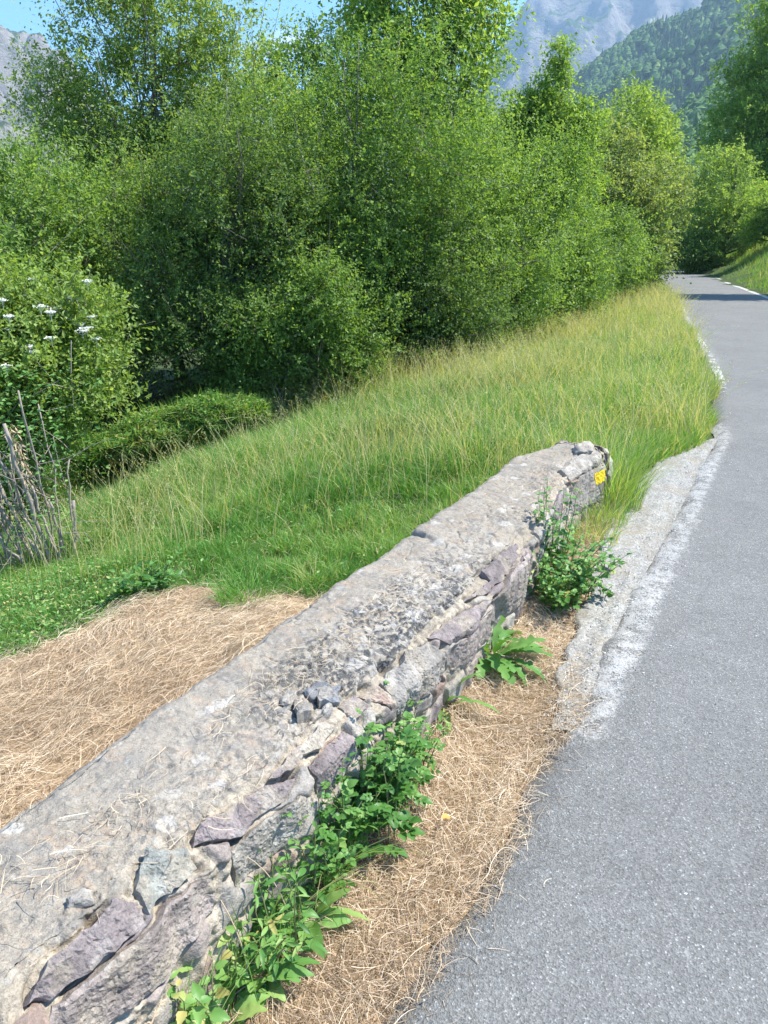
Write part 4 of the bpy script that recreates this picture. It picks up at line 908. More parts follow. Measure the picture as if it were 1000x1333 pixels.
# ------------------------------------------------------------------ weeds and small plants
def leaf_strip(B, base, d, n, L, W, kind='ovate', curl=.35, fold=.22, tint=.5, seg=9):
    """one modelled leaf: a folded, curling strip whose width follows the kind of leaf"""
    d = nrm(np.asarray(d, float)); n = np.asarray(n, float); sd = nrm(np.cross(d, n)); n = np.cross(sd, d)
    if kind == 'dandelion': seg = 17
    t = np.linspace(0, 1, seg)
    if kind == 'ovate': w = np.sin(pi * t ** .75) ** .9
    elif kind == 'toothed': w = np.sin(pi * np.clip(t, 0, 1) ** .62) ** .8 * (1 + .16 * (np.arange(seg) % 2))
    elif kind == 'round': w = np.sqrt(np.clip(1 - (2 * t - 1) ** 2, 0, 1)) * (1 + .10 * (np.arange(seg) % 2))
    elif kind == 'lance': w = np.sin(pi * t ** .8) ** .8
    else: w = (.16 + .84 * np.sin(pi * t ** 1.25) ** .8) * np.where(np.arange(seg) % 3 == 0, 1.0, np.where(np.arange(seg) % 3 == 1, .45, .72))
    w = w * W * .5
    ang = curl * t
    c = np.asarray(base) + d * (L * np.sin(ang + 1e-6) / (curl + 1e-6))[:, None] - n * (L * (1 - np.cos(ang)) / (curl + 1e-6) )[:, None]
    wav = 1 + .25 * np.sin(t * 9 + L * 99)
    cols = []
    for u in (-1, -.5, 0, .5, 1):
        rip = 1 + .45 * np.sin(t * 11 + u * 2.1 + L * 99) if abs(u) == 1 else 1.0
        cols.append(c + sd * (w * u)[:, None] + n * (w * fold * abs(u) * rip)[:, None] + n * (.04 * W * np.sin(t * 26) * abs(u))[:, None])
    V = np.stack(cols, 1).reshape(-1, 3)
    k = np.arange(seg - 1)[:, None] * 5
    F = np.concatenate([k + np.array([[j, j + 1, j + 6, j + 5]]) for j in range(4)])
    B.add(V, None, F, tint)

def leafy_herb(name, aw, label, cat, nst, h, spread, L, W, kind, seed, lean=(0, 0), per=9, leaflets=1, group=None, tint=.55, z=0.0, r0=.06, bare=0.0, loc=None):
    g = np.random.default_rng(seed)
    P0 = wall_pt(aw[0], aw[1], z + .025) if loc is None else np.array(loc, float)
    root = thing(name, P0, label, cat, group); st, lv = Buf(), Buf()
    for s in range(nst):
        a = g.uniform(0, 2 * pi); q = r0 * np.sqrt(g.random()); b = np.array([q * cos(a) * 1.0, q * sin(a), 0])
        hh = h * g.uniform(.55, 1.1); out = spread * g.uniform(.2, 1.1); k = 8; t = np.linspace(0, 1, k)[:, None]
        pts = b + np.array([cos(a), sin(a), 0]) * out * t ** 1.6 + UP * hh * (t - .12 * t ** 3) + np.array([lean[0], lean[1], 0]) * hh * t ** 1.5 + g.normal(0, .004, (k, 3)) * t
        if nst <= 6: st = Buf()
        st.tube(pts, np.linspace(.0026, .0010, k), 5, g.uniform(.1, .7))
        for j in range(per):
            u = bare + (1 - bare) * (j + 1) / per * g.uniform(.9, 1.0); i = u * (k - 1); i0 = min(int(i), k - 2); p = pts[i0] + (pts[i0 + 1] - pts[i0]) * (i - i0)
            aa = a + j * 2.4 + g.uniform(-.5, .5); el = g.uniform(-.1, .7); d = np.array([cos(aa) * cos(el), sin(aa) * cos(el), sin(el)])
            sc = g.uniform(.6, 1.15) * (1 - .45 * u ** 3); ti = np.clip(tint + g.normal(0, .20) + .25 * (u - .5), 0, 1); pe = L * sc * (.35 if leaflets > 1 else .22)
            st.tube([p, p + d * pe], [.0011, .0008], 3, .3, cap=False)
            up = nrm(UP + g.normal(0, .35, 3))
            if leaflets == 1: leaf_strip(lv, p + d * pe, d - UP * .1, up, L * sc, W * sc, kind, g.uniform(.3, 1.0), .25, ti)
            else:
                sdv = nrm(np.cross(d, up)); m = p + d * pe
                leaf_strip(lv, m + d * L * sc * .45, d, up, L * sc * .62, W * sc * .8, kind, .5, .25, ti, 7)
                for q2 in range((leaflets - 1) // 2):
                    pp = m + d * L * sc * (.1 + .32 * q2)
                    for sg in (-1, 1): leaf_strip(lv, pp, d * .55 + sdv * sg, up, L * sc * .46, W * sc * .62, kind, .5, .25, np.clip(ti + g.normal(0, .05), 0, 1), 7)
                st.tube([m, m + d * L * sc * .5], [.0009, .0006], 3, .3, cap=False)
        if nst <= 6: st.build('stem', STEM, root)
    if nst > 6: st.build('stems', STEM, root)
    lv.build('leaves', WEED, root)
    return root

def rosette(name, aw, label, cat, n, L, W, kind, seed, rise=(.3, 1.1), z=0.0, tint=.6, curl=(.5, 1.2), loc=None, each=True):
    g = np.random.default_rng(seed); P0 = wall_pt(aw[0], aw[1], z + .025) if loc is None else np.array(loc, float)
    root = thing(name, P0, label, cat)
    for k in range(n):
        b = Buf(); a = k * 2.39996 + g.uniform(-.3, .3); el = g.uniform(*rise); d = np.array([cos(a) * cos(el), sin(a) * cos(el), sin(el)])
        l = L * g.uniform(.65, 1.15); p = np.array([cos(a), sin(a), 0]) * .008
        b.tube([p, p + d * l * .18], [.0024, .0014], 5, .9, cap=False)
        leaf_strip(b, p + d * l * .16, d, nrm(UP + d * .1 + g.normal(0, .2, 3)), l, W * g.uniform(.8, 1.2), kind, g.uniform(*curl), .28, np.clip(tint + g.normal(0, .13), 0, 1), 15)
        b.build('leaf', WEED, root)
    return root

def grass_tuft(name, aw, label, n, h, r, seed, tint=(.6, .15), w=.0035, loc=None, lean=(.2, .9), bias=None, z=0.0):
    g = np.random.default_rng(seed); P0 = wall_pt(aw[0], aw[1], z + .025) if loc is None else np.array(loc, float)
    root = thing(name, P0, label, 'grass tuft')
    q = r * np.sqrt(g.random(n)); a = g.uniform(0, 2 * pi, n); P = np.stack([q * np.cos(a), q * np.sin(a), 0 * a - .01], -1)
    az = a + g.normal(0, .7, n) if bias is None else g.normal(bias, .9, n)
    V, F, T = blades(P, h * g.uniform(.4, 1.1, n), w * g.uniform(.6, 1.3, n), g.uniform(*lean, n), az, np.clip(g.normal(*tint, n), 0, 1), 5, g.uniform(0, 6.3, n))
    link_mesh('blades', V, [F], GRASS, root, {'tint': T})
    return root

# along the road face of the parapet, from the camera outwards
leafy_herb('bramble_sprig', (0.17, 0.115), 'bright green leafy sprig at the near foot of the wall', 'weed', 4, .17, .06, .050, .028, 'toothed', 301, per=8, tint=.8, z=.0)
leafy_herb('bramble_sprig', (0.30, 0.130), 'small light green sprig against the pink wall stone', 'weed', 3, .22, .05, .042, .026, 'toothed', 302, per=8, tint=.75)
rosette('dock_plant', (0.46, 0.165), 'broad leaved weed with pale green oval leaves beside the straw', 'weed', 16, 0.120, 0.041, 'ovate', 303, (.35, 1.2), tint=.78)
rosette('dock_plant', (0.66, 0.180), 'broad leaved weed with one large pointed leaf lying over the straw', 'weed', 11, 0.138, 0.043, 'ovate', 304, (.2, 1.0), tint=.72)
rosette('dock_plant', (0.34, 0.175), 'lowest broad leaved weed near the bottom of the wall', 'weed', 12, 0.102, 0.036, 'toothed', 305, (.2, 1.1), tint=.8)
grass_tuft('grass_tuft', (0.52, 0.125), 'thin wiry grass standing among the broad leaved weeds', 110, .30, .09, 306, (.62, .2), .0026, lean=(.1, 1.0))
leafy_herb('herb_clump', (0.66, 0.137), 'fine leaved grey green herb between broad leaves and bushy herb', 'weed', 17, 0.308, 0.103, 0.045, 0.015, 'lance', 307, lean=(-.20, .10), per=12, tint=.5, r0=.08)
leafy_herb('herb_clump', (0.98, 0.122), 'bushy dark green herb with divided leaves against the wall', 'weed', 46, 0.351, 0.172, 0.065, 0.034, 'toothed', 308, lean=(-.20, .10), per=8, leaflets=5, tint=.36, r0=.13)
leafy_herb('herb_clump', (1.26, 0.117), 'loose low herb at the far end of the bushy one', 'weed', 18, 0.224, 0.138, 0.050, 0.022, 'toothed', 309, lean=(-.20, .10), per=7, leaflets=3, tint=.55, r0=.10)
rosette('plantain_plant', (1.66, 0.100), 'narrow leaved tuft below the big grey wall slab', 'weed', 13, 0.180, 0.024, 'lance', 310, (.4, 1.3), tint=.72)
rosette('dandelion_plant', (2.05, 0.140), 'dandelion rosette with jagged leaves standing alone at the wall foot', 'dandelion', 28, 0.216, 0.070, 'dandelion', 311, (.35, 1.25), tint=.62, curl=(.7, 1.6))
leafy_herb('nettle_clump', (2.78, .15), 'large bushy weed with rounded leaves halfway along the wall', 'weed', 85, .34, .20, .036, .031, 'toothed', 312, per=15, tint=.52, r0=.20)
leafy_herb('nettle_clump', (2.86, 0.130), 'tall upright stems with small leaves rising above the rounded weed', 'weed', 12, .62, .07, .036, .028, 'round', 313, per=15, tint=.45, r0=.07, bare=.25)
leafy_herb('gravel_sprig', (3.25, 0.330), 'small sprig growing in the gravel nearest the rounded weed', 'weed', 5, .08, .06, .035, .022, 'round', 314, per=5, tint=.5, r0=.03)
leafy_herb('gravel_sprig', (2.88, 0.400), 'tiny sprig on the gravel edge below the rounded weed', 'weed', 4, .06, .05, .032, .022, 'round', 315, per=5, tint=.5, r0=.02)
grass_tuft('grass_tuft', (4.30, 0.120), 'tall yellow green grass tuft at the far end of the wall', 620, .50, .20, 316, (.66, .14), .0042, lean=(.15, .8))
grass_tuft('grass_tuft', (3.62, 0.150), 'short orange tinged grass tuft in front of the last wall stones', 260, .22, .16, 317, (.74, .14), .0038, lean=(.2, .9))
grass_tuft('grass_tuft', (3.95, 0.170), 'yellow green grass tuft below the yellow trail mark', 240, .26, .13, 318, (.68, .14), .0040, lean=(.2, .9))
leafy_herb('herb_clump', (0.80, 0.122), 'straggling pale herb leaning on the purple slab beside the bushy one', 'weed', 23, 0.337, 0.138, 0.050, 0.025, 'toothed', 320, lean=(-.20, .10), per=9, leaflets=3, tint=.45, r0=.09)
leafy_herb('herb_clump', (1.12, 0.142), 'lighter topped herb mixed into the far half of the bushy one', 'weed', 25, 0.378, 0.149, 0.056, 0.029, 'toothed', 321, lean=(-.20, .10), per=8, leaflets=5, tint=.5, r0=.10)
leafy_herb('herb_clump', (0.52, 0.142), 'loose narrow leaved herb behind the large pointed leaf', 'weed', 16, 0.281, 0.115, 0.056, 0.013, 'lance', 322, lean=(-.20, .10), per=11, tint=.6, r0=.08)
leafy_herb('herb_clump', (0.34, 0.142), 'leafy herb filling the gap between the sprig and the broad leaves', 'weed', 11, 0.210, 0.092, 0.050, 0.027, 'toothed', 323, lean=(-.20, .10), per=7, tint=.78, r0=.07)
grass_tuft('grass_tuft', (.78, .15), 'thin grass tuft growing through the pale herb', 90, .30, .08, 325, (.66, .2), .0026, lean=(.2, 1.2))
grass_tuft('grass_tuft', (2.18, .12), 'dry bleached grass tuft behind the dandelion', 80, .14, .07, 327, (.9, .1), .0028, lean=(.3, 1.2))
grass_tuft('grass_tuft', (.22, .13), 'thin grass tuft at the near end of the weeds', 80, .26, .07, 328, (.66, .2), .0026, lean=(.2, 1.2))
# dry culms leaning over the wall
for k, (aa, ww, hh, an, lb) in enumerate(((.44, .17, .42, 2.6, 'dry curved grass stem leaning over the pink wall stone'), (.60, .17, .45, 3.3, 'thin brown grass stem arching above the purple slab'), (.08, .16, .30, 1.2, 'short dead stalk with a seed spike at the near bottom'))):
    p0 = wall_pt(aa, ww, 0); root = thing('dry_stem', p0, lb, 'grass stem'); b = Buf(); t = np.linspace(0, 1, 12)[:, None]
    d = np.array([cos(an), sin(an), 0]); pts = d * hh * .45 * t ** 2.2 + UP * hh * (t - .25 * t ** 3)
    b.tube(pts, np.linspace(.0019, .0009, 12), 5, .5); b.build('stem', STRAW, root); b = Buf()
    for j in range(14):
        pp = pts[-1] - (pts[-1] - pts[-3]) * j / 14 * 1.2; dd = nrm(pts[-1] - pts[-2] + RNG.normal(0, .01, 3)); leaf_strip(b, pp, dd + RNG.normal(0, .3, 3), UP + RNG.normal(0, .4, 3), .012, .004, 'lance', .3, .2, .4, 4)
    b.build('seed_head', STRAW, root)

# fallen leaves on the straw
t_ = NT('fallen_leaf'); FALL = t_.finish(t_.ramp(t_.attr('tint').outputs['Fac'], [(0, (.45, .13, .05)), (1, (.72, .36, .10))]), .6, None, .3, .2)
for (px, py, ti, lb, a) in ((.168, 1.815, .9, 'fallen orange leaf on the straw', .4), (.15, 2.03, .2, 'fallen reddish leaf on the straw beside the herb', 2.0)):
    b = Buf(); leaf_strip(b, (0, 0, 0), (cos(a), sin(a), .1), UP, .035, .024, 'ovate', .8, .5, ti); o = b.build('fallen_leaf', FALL); o.location = (px, py, .03); tag(o, lb, 'leaf')
# a long pale straw lying out on the asphalt
b = Buf(); tt = np.linspace(0, 1, 9)[:, None]; b.tube(np.array([.29, 1.66, .012]) + np.array([.085, .035, 0]) * tt + np.array([0, .03, .012]) * np.sin(tt * pi), np.full(9, .0013), 4, .9)
tag(b.build('loose_straw', STRAW), 'long pale straw lying across the edge of the asphalt', 'straw')

# meadow edge plants
def gz(x, y): return float(ground_z(np.array([x]), np.array([y]))[0])
leafy_herb('nettle_clump', None, 'dark leafy weed where the meadow meets the hay', 'weed', 22, .20, .14, .075, .040, 'toothed', 330, per=6, tint=.32, r0=.12, loc=(-1.45, 4.22, gz(-1.45, 4.22)))
grass_tuft('grass_tuft', None, 'bright grass tuft spilling onto the hay behind the wall', 420, .20, .17, 331, (.42, .12), .0050, loc=(-.78, 4.0, gz(-.78, 4.0)), lean=(.3, 1.1))
grass_tuft('grass_tuft', None, 'small dry grass tuft on the hay close to the wall edge', 200, .17, .12, 332, (.7, .16), .0045, loc=(-.42, 4.22, gz(-.42, 4.22)), lean=(.3, 1.1))
leafy_herb('tall_weed', None, 'pale upright stalks in front of the dark hollow', 'weed', 16, .75, .22, .085, .018, 'lance', 333, per=9, tint=.85, r0=.45, loc=(-3.0, 8.75, gz(-3.0, 8.75)))
leafy_herb('tall_weed', None, 'thin pale stalks at the right end of the dark hollow', 'weed', 11, .65, .2, .08, .016, 'lance', 334, per=8, tint=.85, r0=.35, loc=(-2.1, 9.5, gz(-2.1, 9.5)))

# overgrown bank hanging over the brook
def mound():
    g = np.random.default_rng(77); root = thing('grassy_overhang', (-3.0, 10.35, -.66), 'bright grassy mound overhanging the dark hollow by the bushes', 'mound')
    def surf(u, v):     # u along, v over the top
        e = np.sin(np.clip(u * .93 + .07, 0, 1) * pi) ** .55; x = -1.25 + 2.6 * u; yc = -.30 + .65 * u
        b = 1 + .28 * fbm(u * 5, v * 1.5, 0, 3, 5)
        b = b + .25 * vnoise(u * 11, v * 3, 0, 8)
        return np.stack([x, yc - .46 * np.cos(v) * e * b, -.62 + .62 * u + (.12 + .20 * np.sin(v)) * e * b + .05 * fbm(u * 9, v * 2, 0, 2, 9)], -1)
    u, v = np.meshgrid(np.linspace(0, 1, 50), np.linspace(.12, pi, 24), indexing='ij'); P = surf(u, v)
    link_mesh('turf', P.reshape(-1, 3), [grid_faces(50, 24)], plain_mat('turf', (.03, .05, .015), (.08, .11, .03), 14), root)
    n = 8000; u = g.random(n); v = g.uniform(.1, pi, n) ; P = surf(u, v); d = surf(u, v - .15) - P
    D = nrm(nrm(d) * .6 + g.normal(0, .8, (n, 3)) + UP * .45)
    V, F = leaf_quads(P, D, nrm(g.normal(0, .5, (n, 3)) + UP), g.uniform(.06, .30, n), g.uniform(.005, .013, n), .1)
    link_mesh('grass', V, [F], GRASS, root, {'tint': np.repeat(np.clip(g.normal(.55, .16, n) + .15 * vnoise(u * 6, v * 3, 0, 6), 0, 1), 4)}, False)
    n = 9000; u = g.random(n); v = g.uniform(.15, 2.6, n); P = surf(u, v) + UP * (.10 * g.random(n) + .10 * np.clip(fbm(u * 14, v * 6, 0, 2, 12), 0, 1))[:, None]; a = g.uniform(0, 6.3, n)
    V, F = leaf_quads(P, nrm(np.stack([np.cos(a), np.sin(a), .2 + 0 * a], -1)), nrm(g.normal(0, .5, (n, 3)) + UP), g.uniform(.025, .06, n), g.uniform(.014, .032, n))
    link_mesh('leaves', V, [F], WEED, root, {'tint': np.repeat(np.clip(g.normal(.7, .2, n), 0, 1), 4)}, False)
mound()

# cut-back shrub with bare pale stems
def coppice():
    g = np.random.default_rng(88); x0, y0 = -2.66, 5.75; root = thing('coppiced_shrub', (x0, y0, gz(x0, y0)), 'cut back shrub with bare pale stems at the left edge of the meadow', 'shrub')
    spec = [(.16, 0, .60, .10, .020), (.05, .02, .62, -.02, .017), (.0, -.05, 1.25, -.22, .022), (-.06, .03, .95, -.35, .016), (-.1, -.02, 1.05, -.55, .017), (-.15, .04, .8, -.75, .015), (.08, -.06, .75, -.30, .014),
            (-.2, -.05, .62, -1.0, .013), (.12, .08, .9, .05, .010), (-.02, .1, 1.5, .0, .011), (-.3, 0, .9, -.6, .016), (-.38, .1, .7, -.2, .013), (.02, -.1, .5, -.5, .012), (.10, -.02, 1.35, -.12, .008), (-.25, .1, 1.4, -.1, .009), (-.5, -.05, .8, .1, .014), (-.45, .05, .9, -.7, .012)]
    spec += [(g.uniform(-.6, .2), g.uniform(-.12, .2), g.uniform(.5, 1.5), g.uniform(-.7, .15), g.uniform(.004, .009)) for _ in range(16)]
    for (dx, dy, h, ln, r) in spec:
        r *= .78
        b = Buf(); k = 9; t = np.linspace(0, 1, k)[:, None]; pts = np.array([dx, dy, -.03]) + np.array([ln * h * .62, g.normal(0, .1) * h, h]) * t + np.concatenate([g.normal(0, .012, (k, 2)), np.zeros((k, 1))], 1)
        b.tube(pts, r * np.linspace(1.15, .8, k), 7, .5); b.build('stem', BARK_PALE, root)
    b = Buf()
    for i in range(70):
        a = g.uniform(0, 6.3); p = np.array([g.uniform(-.6, .15), g.uniform(-.1, .35), g.uniform(0, .9)]); d = nrm(np.array([cos(a), sin(a), g.uniform(-.1, 1.2)])); L = g.uniform(.2, .55)
        b.tube([p, p + d * L * .5 + g.normal(0, .03, 3), p + d * L], [.004, .003, .0015], 3, .5, cap=False)
    b.build('twigs', BARK_PALE, root)
    lv = Buf()
    for i in range(900):
        a = g.uniform(0, 6.3); z = g.uniform(.05, 1.6); p = np.array([g.normal(-.25, .34), g.normal(.2, .2), z]); d = nrm(np.array([cos(a), sin(a), g.uniform(-.3, .6)]))
        leaf_strip(lv, p, d, UP + g.normal(0, .5, 3), g.uniform(.03, .065), g.uniform(.016, .03), 'ovate', .5, .2, np.clip(g.normal(.55, .2), 0, 1), 5)
    lv.build('leaves', WEED, root)
    sk = Buf()       # withered climber round the thickest stem
    for i in range(240):
        z = g.uniform(.6, 1.2); a = g.uniform(0, 6.3); p = np.array([-.22 * .62 * z + .03 * cos(a), -.05 + .03 * sin(a), z]); d = nrm(np.array([cos(a) * .5, sin(a) * .5, -1]) + g.normal(0, .4, 3))
        leaf_strip(sk, p, d, UP + g.normal(0, .5, 3), g.uniform(.03, .07), .010, 'lance', .6, .2, g.uniform(.2, .7), 4)
    sk.build('withered_climber', STRAW, root)
coppice()

# dead stalks at the foot of the bushes
def dry_stalks():
    g = np.random.default_rng(91); n = 900; y = g.uniform(9.5, 21, n); s = g.normal(4.75, .35, n) - .0 * y + np.interp(y, [9.5, 11, 13, 17, 21], [1.3, 1.0, .15, -.3, -.3]); x = road_x(y) - s / road_cos(y)
    V, F, T = blades(np.stack([x, y, ground_z(x, y)], -1), g.uniform(.3, .85, n), g.uniform(.008, .014, n), g.uniform(.2, 1.1, n), g.uniform(0, 6.3, n), g.uniform(.2, .95, n), 5, g.uniform(0, 6.3, n))
    tag(link_mesh('dry_stalks', V, [F], STRAW, None, {'tint': T}), 'dead pale stalks along the shaded foot of the bushes', 'dry stalks', None, 'stuff')
dry_stalks()

# ------------------------------------------------------------------ mountains
def ray_dir(u, v):
    p = radians(19.1); w = v - 666.5
    y = 1000 * cos(p) - w * sin(p); z = -1000 * sin(p) - w * cos(p); x = u - 500.
    return math.atan2(x, y), z / math.hypot(x, y)
def mountain(name, sil, D0, D1, nseed, amp, mat, na=420, nr=150, amin=-75, amax=75, wl=1.0, rug=1.0):
    """a mountain flank rising from distance D0 to a ridge at D1 whose heights follow `sil` (azimuth in degrees, tangent of elevation)"""
    az = np.linspace(radians(amin), radians(amax), na); sil = np.array(sorted(sil))
    hz = np.interp(np.degrees(az), sil[:, 0], sil[:, 1]) * D1 + 1.6
    t = np.concatenate([np.linspace(0, 1, nr), np.linspace(1, 1.5, nr // 4)[1:]])
    A, T = np.meshgrid(az, t, indexing='ij'); R = D0 + (D1 - D0) * T; X, Y = R * np.sin(A), R * np.cos(A)
    k = wl / D1
    rid = 1 - np.abs(fbm(X * 6 * k, Y * 6 * k, 0, 5, nseed)) ; rid2 = fbm(X * 26 * k, Y * 26 * k, 0, 4, nseed + 3)
    prof = np.where(T <= 1, T ** 1.25, 1 - (T - 1) * 1.1)
    Z = hz[:, None] * prof + amp * D1 * np.sin(np.clip(T, 0, 1) * pi * .97) ** .7 * (rid - .75) * 1.2 + amp * D1 * .10 * rug * rid2 * np.clip(T * 4, 0, 1)
    Z -= 15 * (T < .01)
    V = np.stack([X, Y, Z], -1)
    return tag(link_mesh(name, V.reshape(-1, 3), [grid_faces(na, len(t))[:, ::-1]], mat), kind='structure'), V
def rock_mat(name, rock0, rock1, veg0, veg1, scale, steep):
    t = NT(name); p = t.pos(); g = t.n('ShaderNodeNewGeometry'); sx = t.n('ShaderNodeSeparateXYZ'); t.l(g.outputs['Normal'], sx.inputs[0])
    n1 = t.noise(p, scale, 8, .65); n2 = t.noise(p, scale * 9, 6, .7)
    f = t.math('ADD', t.math('MULTIPLY', sx.outputs['Z'], .9), t.math('ADD', t.math('MULTIPLY', n1, 1.1), t.math('MULTIPLY', n2, .55)))
    k = t.ramp(f, [(0, 0), (1, 1)]); vg = t.n('ShaderNodeMapRange'); vg.inputs['From Min'].default_value = steep; vg.inputs['From Max'].default_value = steep + .16; t.l(f, vg.inputs['Value'])
    c = t.mix(vg.outputs['Result'], t.mix(n2, rock0, rock1), t.mix(n2, veg0, veg1))
    return t.finish(c, .95, t.bump(n2, 1.0, 3.0 / scale * .02), .1)
def sil(pts, extra): return [(math.degrees(ray_dir(u, v)[0]), ray_dir(u, v)[1]) for u, v in pts] + extra
M1 = rock_mat('pale_limestone', (.16, .155, .145), (.40, .375, .345), (.035, .065, .03), (.08, .12, .045), .009, 1.52)
mountain('mountain', sil([(-250, -60), (-60, 20), (0, 18), (30, 30), (60, 52), (85, 62), (110, 105), (150, 170), (220, 230), (330, 262)], [(-75, .26), (-55, .30), (12, .02), (75, .01)]), 700, 1750, 211, .055, M1, 520, 190, -75, 14, 1.6, 2.2)
M2 = rock_mat('blue_mountain_rock', (.15, .145, .14), (.40, .37, .335), (.035, .075, .035), (.075, .13, .05), .0055, 1.42)
mountain('mountain', sil([(470, 190), (560, 120), (640, 70), (690, -5), (740, -25), (820, -35), (900, -40), (1000, -40)], [(-75, .01), (-8, .03), (35, .28), (75, .26)]), 1900, 3000, 223, .05, M2, 520, 190, -20, 75, 1.6, 1.6)
HILL = plain_mat('wooded_hill', (.06, .11, .035), (.11, .18, .05), .05)
_, HV = mountain('hill', sil([(560, 300), (690, 190), (740, 115), (765, 92), (800, 70), (860, 34), (910, 10), (970, -30), (1060, -70)], [(-75, .01), (2, .01), (40, .36), (75, .40)]), 500, 1500, 231, .035, HILL, 360, 130, 0, 75)
_, LV = mountain('hill', sil([(640, 300), (760, 262), (820, 215), (870, 165), (900, 140), (945, 128), (1000, 110), (1100, 80)], [(-75, .008), (3, .012), (40, .24), (75, .28)]), 250, 700, 239, .03, HILL, 300, 90, 0, 75)

def forest(name, label, V, n, size, seed, mat, conif, azmax=30, tlo=.05):
    """a wooded flank that reads as one mass: thousands of small crowns on the hill"""
    g = np.random.default_rng(seed); na, nt = V.shape[:2]
    i = g.integers(0, int(na * azmax / 75), n); j = (np.sqrt(g.random(n)) * (1 - tlo) + tlo) * nt * .80; j = np.clip(j.astype(int), 0, nt - 2); f = g.random((n, 2))[..., None]
    P = V[i, j] + (V[i + 1, j] - V[i, j]) * f[:, 0] + (V[i, j + 1] - V[i, j]) * f[:, 1]
    clump = vnoise(P[:, 0] / 90, P[:, 1] / 90, 0, seed)
    isc = (clump + g.normal(0, .3, n)) > conif + .55
    S = size * g.uniform(.6, 1.3, n)
    rings = 5; m = 7; th = np.arange(m) * 2 * pi / m; vs = []
    prof_b = [.45, .95, 1.0, .75, .35]; prof_c = [.62, .55, .40, .25, .10]
    for k in range(rings):
        rr = np.where(isc, prof_c[k], prof_b[k])[:, None] * S[:, None] * g.uniform(.65, 1.3, (n, m)) * .5
        zz = np.where(isc, 1.5, 1.1)[:, None] * S[:, None] * (k + .4) / rings * g.uniform(.85, 1.15, (n, m))
        vs.append(np.stack([rr * np.cos(th + k * .4), rr * np.sin(th + k * .4), zz], -1))
    tipz = np.where(isc, 1.65, 1.15) * S
    vs = np.concatenate(vs + [np.stack([0 * tipz, 0 * tipz, tipz], -1)[:, None]], 1) + P[:, None]
    nv = rings * m + 1; ff = []
    for k in range(rings - 1):
        for q in range(m): ff.append([k * m + q, k * m + (q + 1) % m, (k + 1) * m + (q + 1) % m]); ff.append([k * m + q, (k + 1) * m + (q + 1) % m, (k + 1) * m + q])
    for q in range(m): ff.append([(rings - 1) * m + q, (rings - 1) * m + (q + 1) % m, nv - 1])
    F = (np.arange(n)[:, None, None] * nv + np.array(ff)[None]).reshape(-1, 3)
    T = np.where(isc, .15, .62) + g.normal(0, .16, n) + .15 * clump
    tag(link_mesh(name, vs.reshape(-1, 3), [F], mat, None, {'tint': np.repeat(np.clip(T, 0, 1), nv)}, False), label, 'forest', None, 'stuff')
FOREST = leaf_mat('forest_crown', [(0, (.045, .085, .035)), (.4, (.075, .14, .045)), (.75, (.13, .23, .06)), (1, (.20, .28, .08))], .8, .08, .1)
forest('hillside_forest', 'dark wooded ridge below the blue mountain', HV, 15000, 10.5, 401, FOREST, -.25, 34)
forest('hillside_forest', 'lighter green wooded slope nearer than the dark ridge', LV, 5200, 8.5, 402, FOREST, .45, 40)

# aerial haze: one even volume round the camera and everything on the ground
def haze():
    top = max(v.co.z for o in COL.objects if o.name.startswith(('mountain', 'hill')) for v in o.data.vertices) + 12
    x0, x1, y0, y1, z0, z1 = -4050, 4050, -4050, 4750, -60, top
    v = [(x, y, z) for x in (x0, x1) for y in (y0, y1) for z in (z0, z1)]
    o = link_mesh('haze', v, [np.array([(0, 1, 3, 2), (4, 6, 7, 5), (0, 4, 5, 1), (2, 3, 7, 6), (0, 2, 6, 4), (1, 5, 7, 3)])], None, None, None, False)
    m = bpy.data.materials.new('haze'); m.use_nodes = True; n = m.node_tree; n.nodes.clear()
    out = n.nodes.new('ShaderNodeOutputMaterial'); pv = n.nodes.new('ShaderNodeVolumePrincipled')
    pv.inputs['Color'].default_value = (.50, .74, 1, 1); pv.inputs['Density'].default_value = HAZE; pv.inputs['Anisotropy'].default_value = .2
    n.links.new(pv.outputs[0], out.inputs['Volume']); o.data.materials.append(m); tag(o, kind='stuff')
HAZE = 1.9e-4
haze()

tree('hawthorn_bush', 21.6, 44.2, 'leafy bush at the foot of the large shaded tree on the bank', 'bush', F_LIGHT, dome(1.9, 3.0, 9, 61, .75, .15), 2800, (.15, .08), 9, .5, 'bushes on the right bank', seed=61, stems=3, trunk_r=.05)
tree('hawthorn_bush', 18.9, 49.5, 'bush spilling down the bank onto the road at the bend', 'bush', F_MID, dome(1.5, 2.4, 8, 62, .75, .15), 2200, (.15, .08), 9, .5, 'bushes on the right bank', seed=62, stems=3, trunk_r=.05)
tree('hawthorn_bush', 24.6, 43.0, 'bush at the right edge above the bank grass', 'bush', F_MID, dome(2.0, 3.4, 9, 63, .75, .15), 2600, (.15, .08), 9, .5, 'bushes on the right bank', seed=63, stems=3, trunk_r=.05)

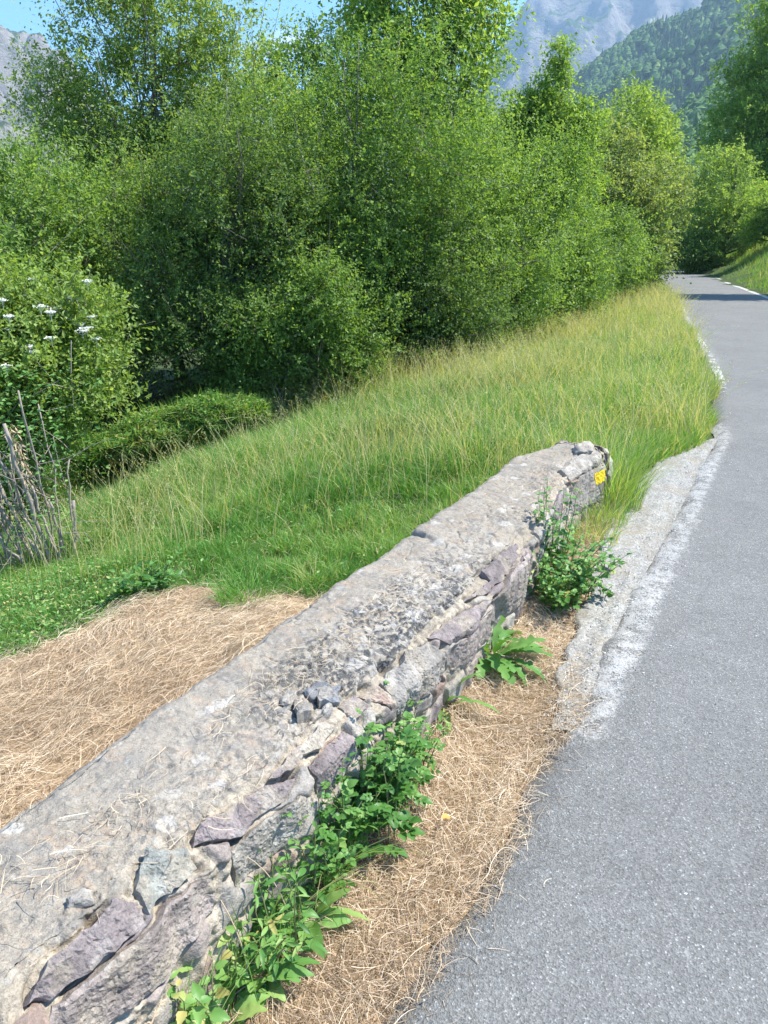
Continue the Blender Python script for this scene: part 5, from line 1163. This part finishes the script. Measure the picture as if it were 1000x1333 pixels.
# ------------------------------------------------------------------ camera, light, sky
cd = bpy.data.cameras.new('Camera'); cam = bpy.data.objects.new('Camera', cd); COL.objects.link(cam)
cam.location = (0, 0, 1.6); cam.rotation_euler = (radians(90 - 19.1), 0, 0)
cd.sensor_fit = 'VERTICAL'; cd.sensor_height = 24; cd.sensor_width = 18; cd.lens = 24 * 1000 / 1333
cd.clip_start = .05; cd.clip_end = 30000
SC.camera = cam
SUN_AZ, SUN_EL = radians(84), radians(57)      # azimuth clockwise from +Y
sd = bpy.data.lights.new('Sun', 'SUN'); sd.energy = 5.0; sd.angle = radians(.5); sd.color = (1, .945, .85)
so = bpy.data.objects.new('Sun', sd); COL.objects.link(so)
so.rotation_euler = (pi / 2 - SUN_EL, 0, pi - SUN_AZ)
w = bpy.data.worlds.new('World'); SC.world = w; w.use_nodes = True
nt = w.node_tree; bg = nt.nodes['Background']
sky = nt.nodes.new('ShaderNodeTexSky'); sky.sky_type = 'NISHITA'; sky.sun_disc = False
sky.sun_elevation = SUN_EL; sky.sun_rotation = SUN_AZ; sky.altitude = 900; sky.air_density = 1.0; sky.dust_density = .2; sky.ozone_density = 2.0
tc = nt.nodes.new('ShaderNodeTexCoord'); mp = nt.nodes.new('ShaderNodeMapping'); mp.inputs['Scale'].default_value = (1, 1, 3.2)
nt.links.new(tc.outputs['Generated'], mp.inputs['Vector'])
cn = nt.nodes.new('ShaderNodeTexNoise'); cn.inputs['Scale'].default_value = 4.2; cn.inputs['Detail'].default_value = 7; cn.inputs['Roughness'].default_value = .62
nt.links.new(mp.outputs[0], cn.inputs['Vector'])
cr = nt.nodes.new('ShaderNodeValToRGB'); cr.color_ramp.elements[0].position = .56; cr.color_ramp.elements[1].position = .76
nt.links.new(cn.outputs['Fac'], cr.inputs['Fac'])
tint = nt.nodes.new('ShaderNodeMix'); tint.data_type = 'RGBA'; tint.blend_type = 'MULTIPLY'; tint.inputs[0].default_value = 1; tint.inputs[7].default_value = (.60, .92, 1.14, 1)
nt.links.new(sky.outputs[0], tint.inputs[6])
cl = nt.nodes.new('ShaderNodeMix'); cl.data_type = 'RGBA'; cl.inputs[7].default_value = (6.2, 6.5, 6.8, 1)
nt.links.new(cr.outputs['Color'], cl.inputs[0]); nt.links.new(tint.outputs[2], cl.inputs[6])
nt.links.new(cl.outputs[2], bg.inputs[0]); bg.inputs[1].default_value = .15
SC.view_settings.view_transform = 'Standard'; SC.view_settings.look = 'None'; SC.view_settings.gamma = 1; SC.view_settings.exposure = 1.08
SC.cycles.use_denoising = True
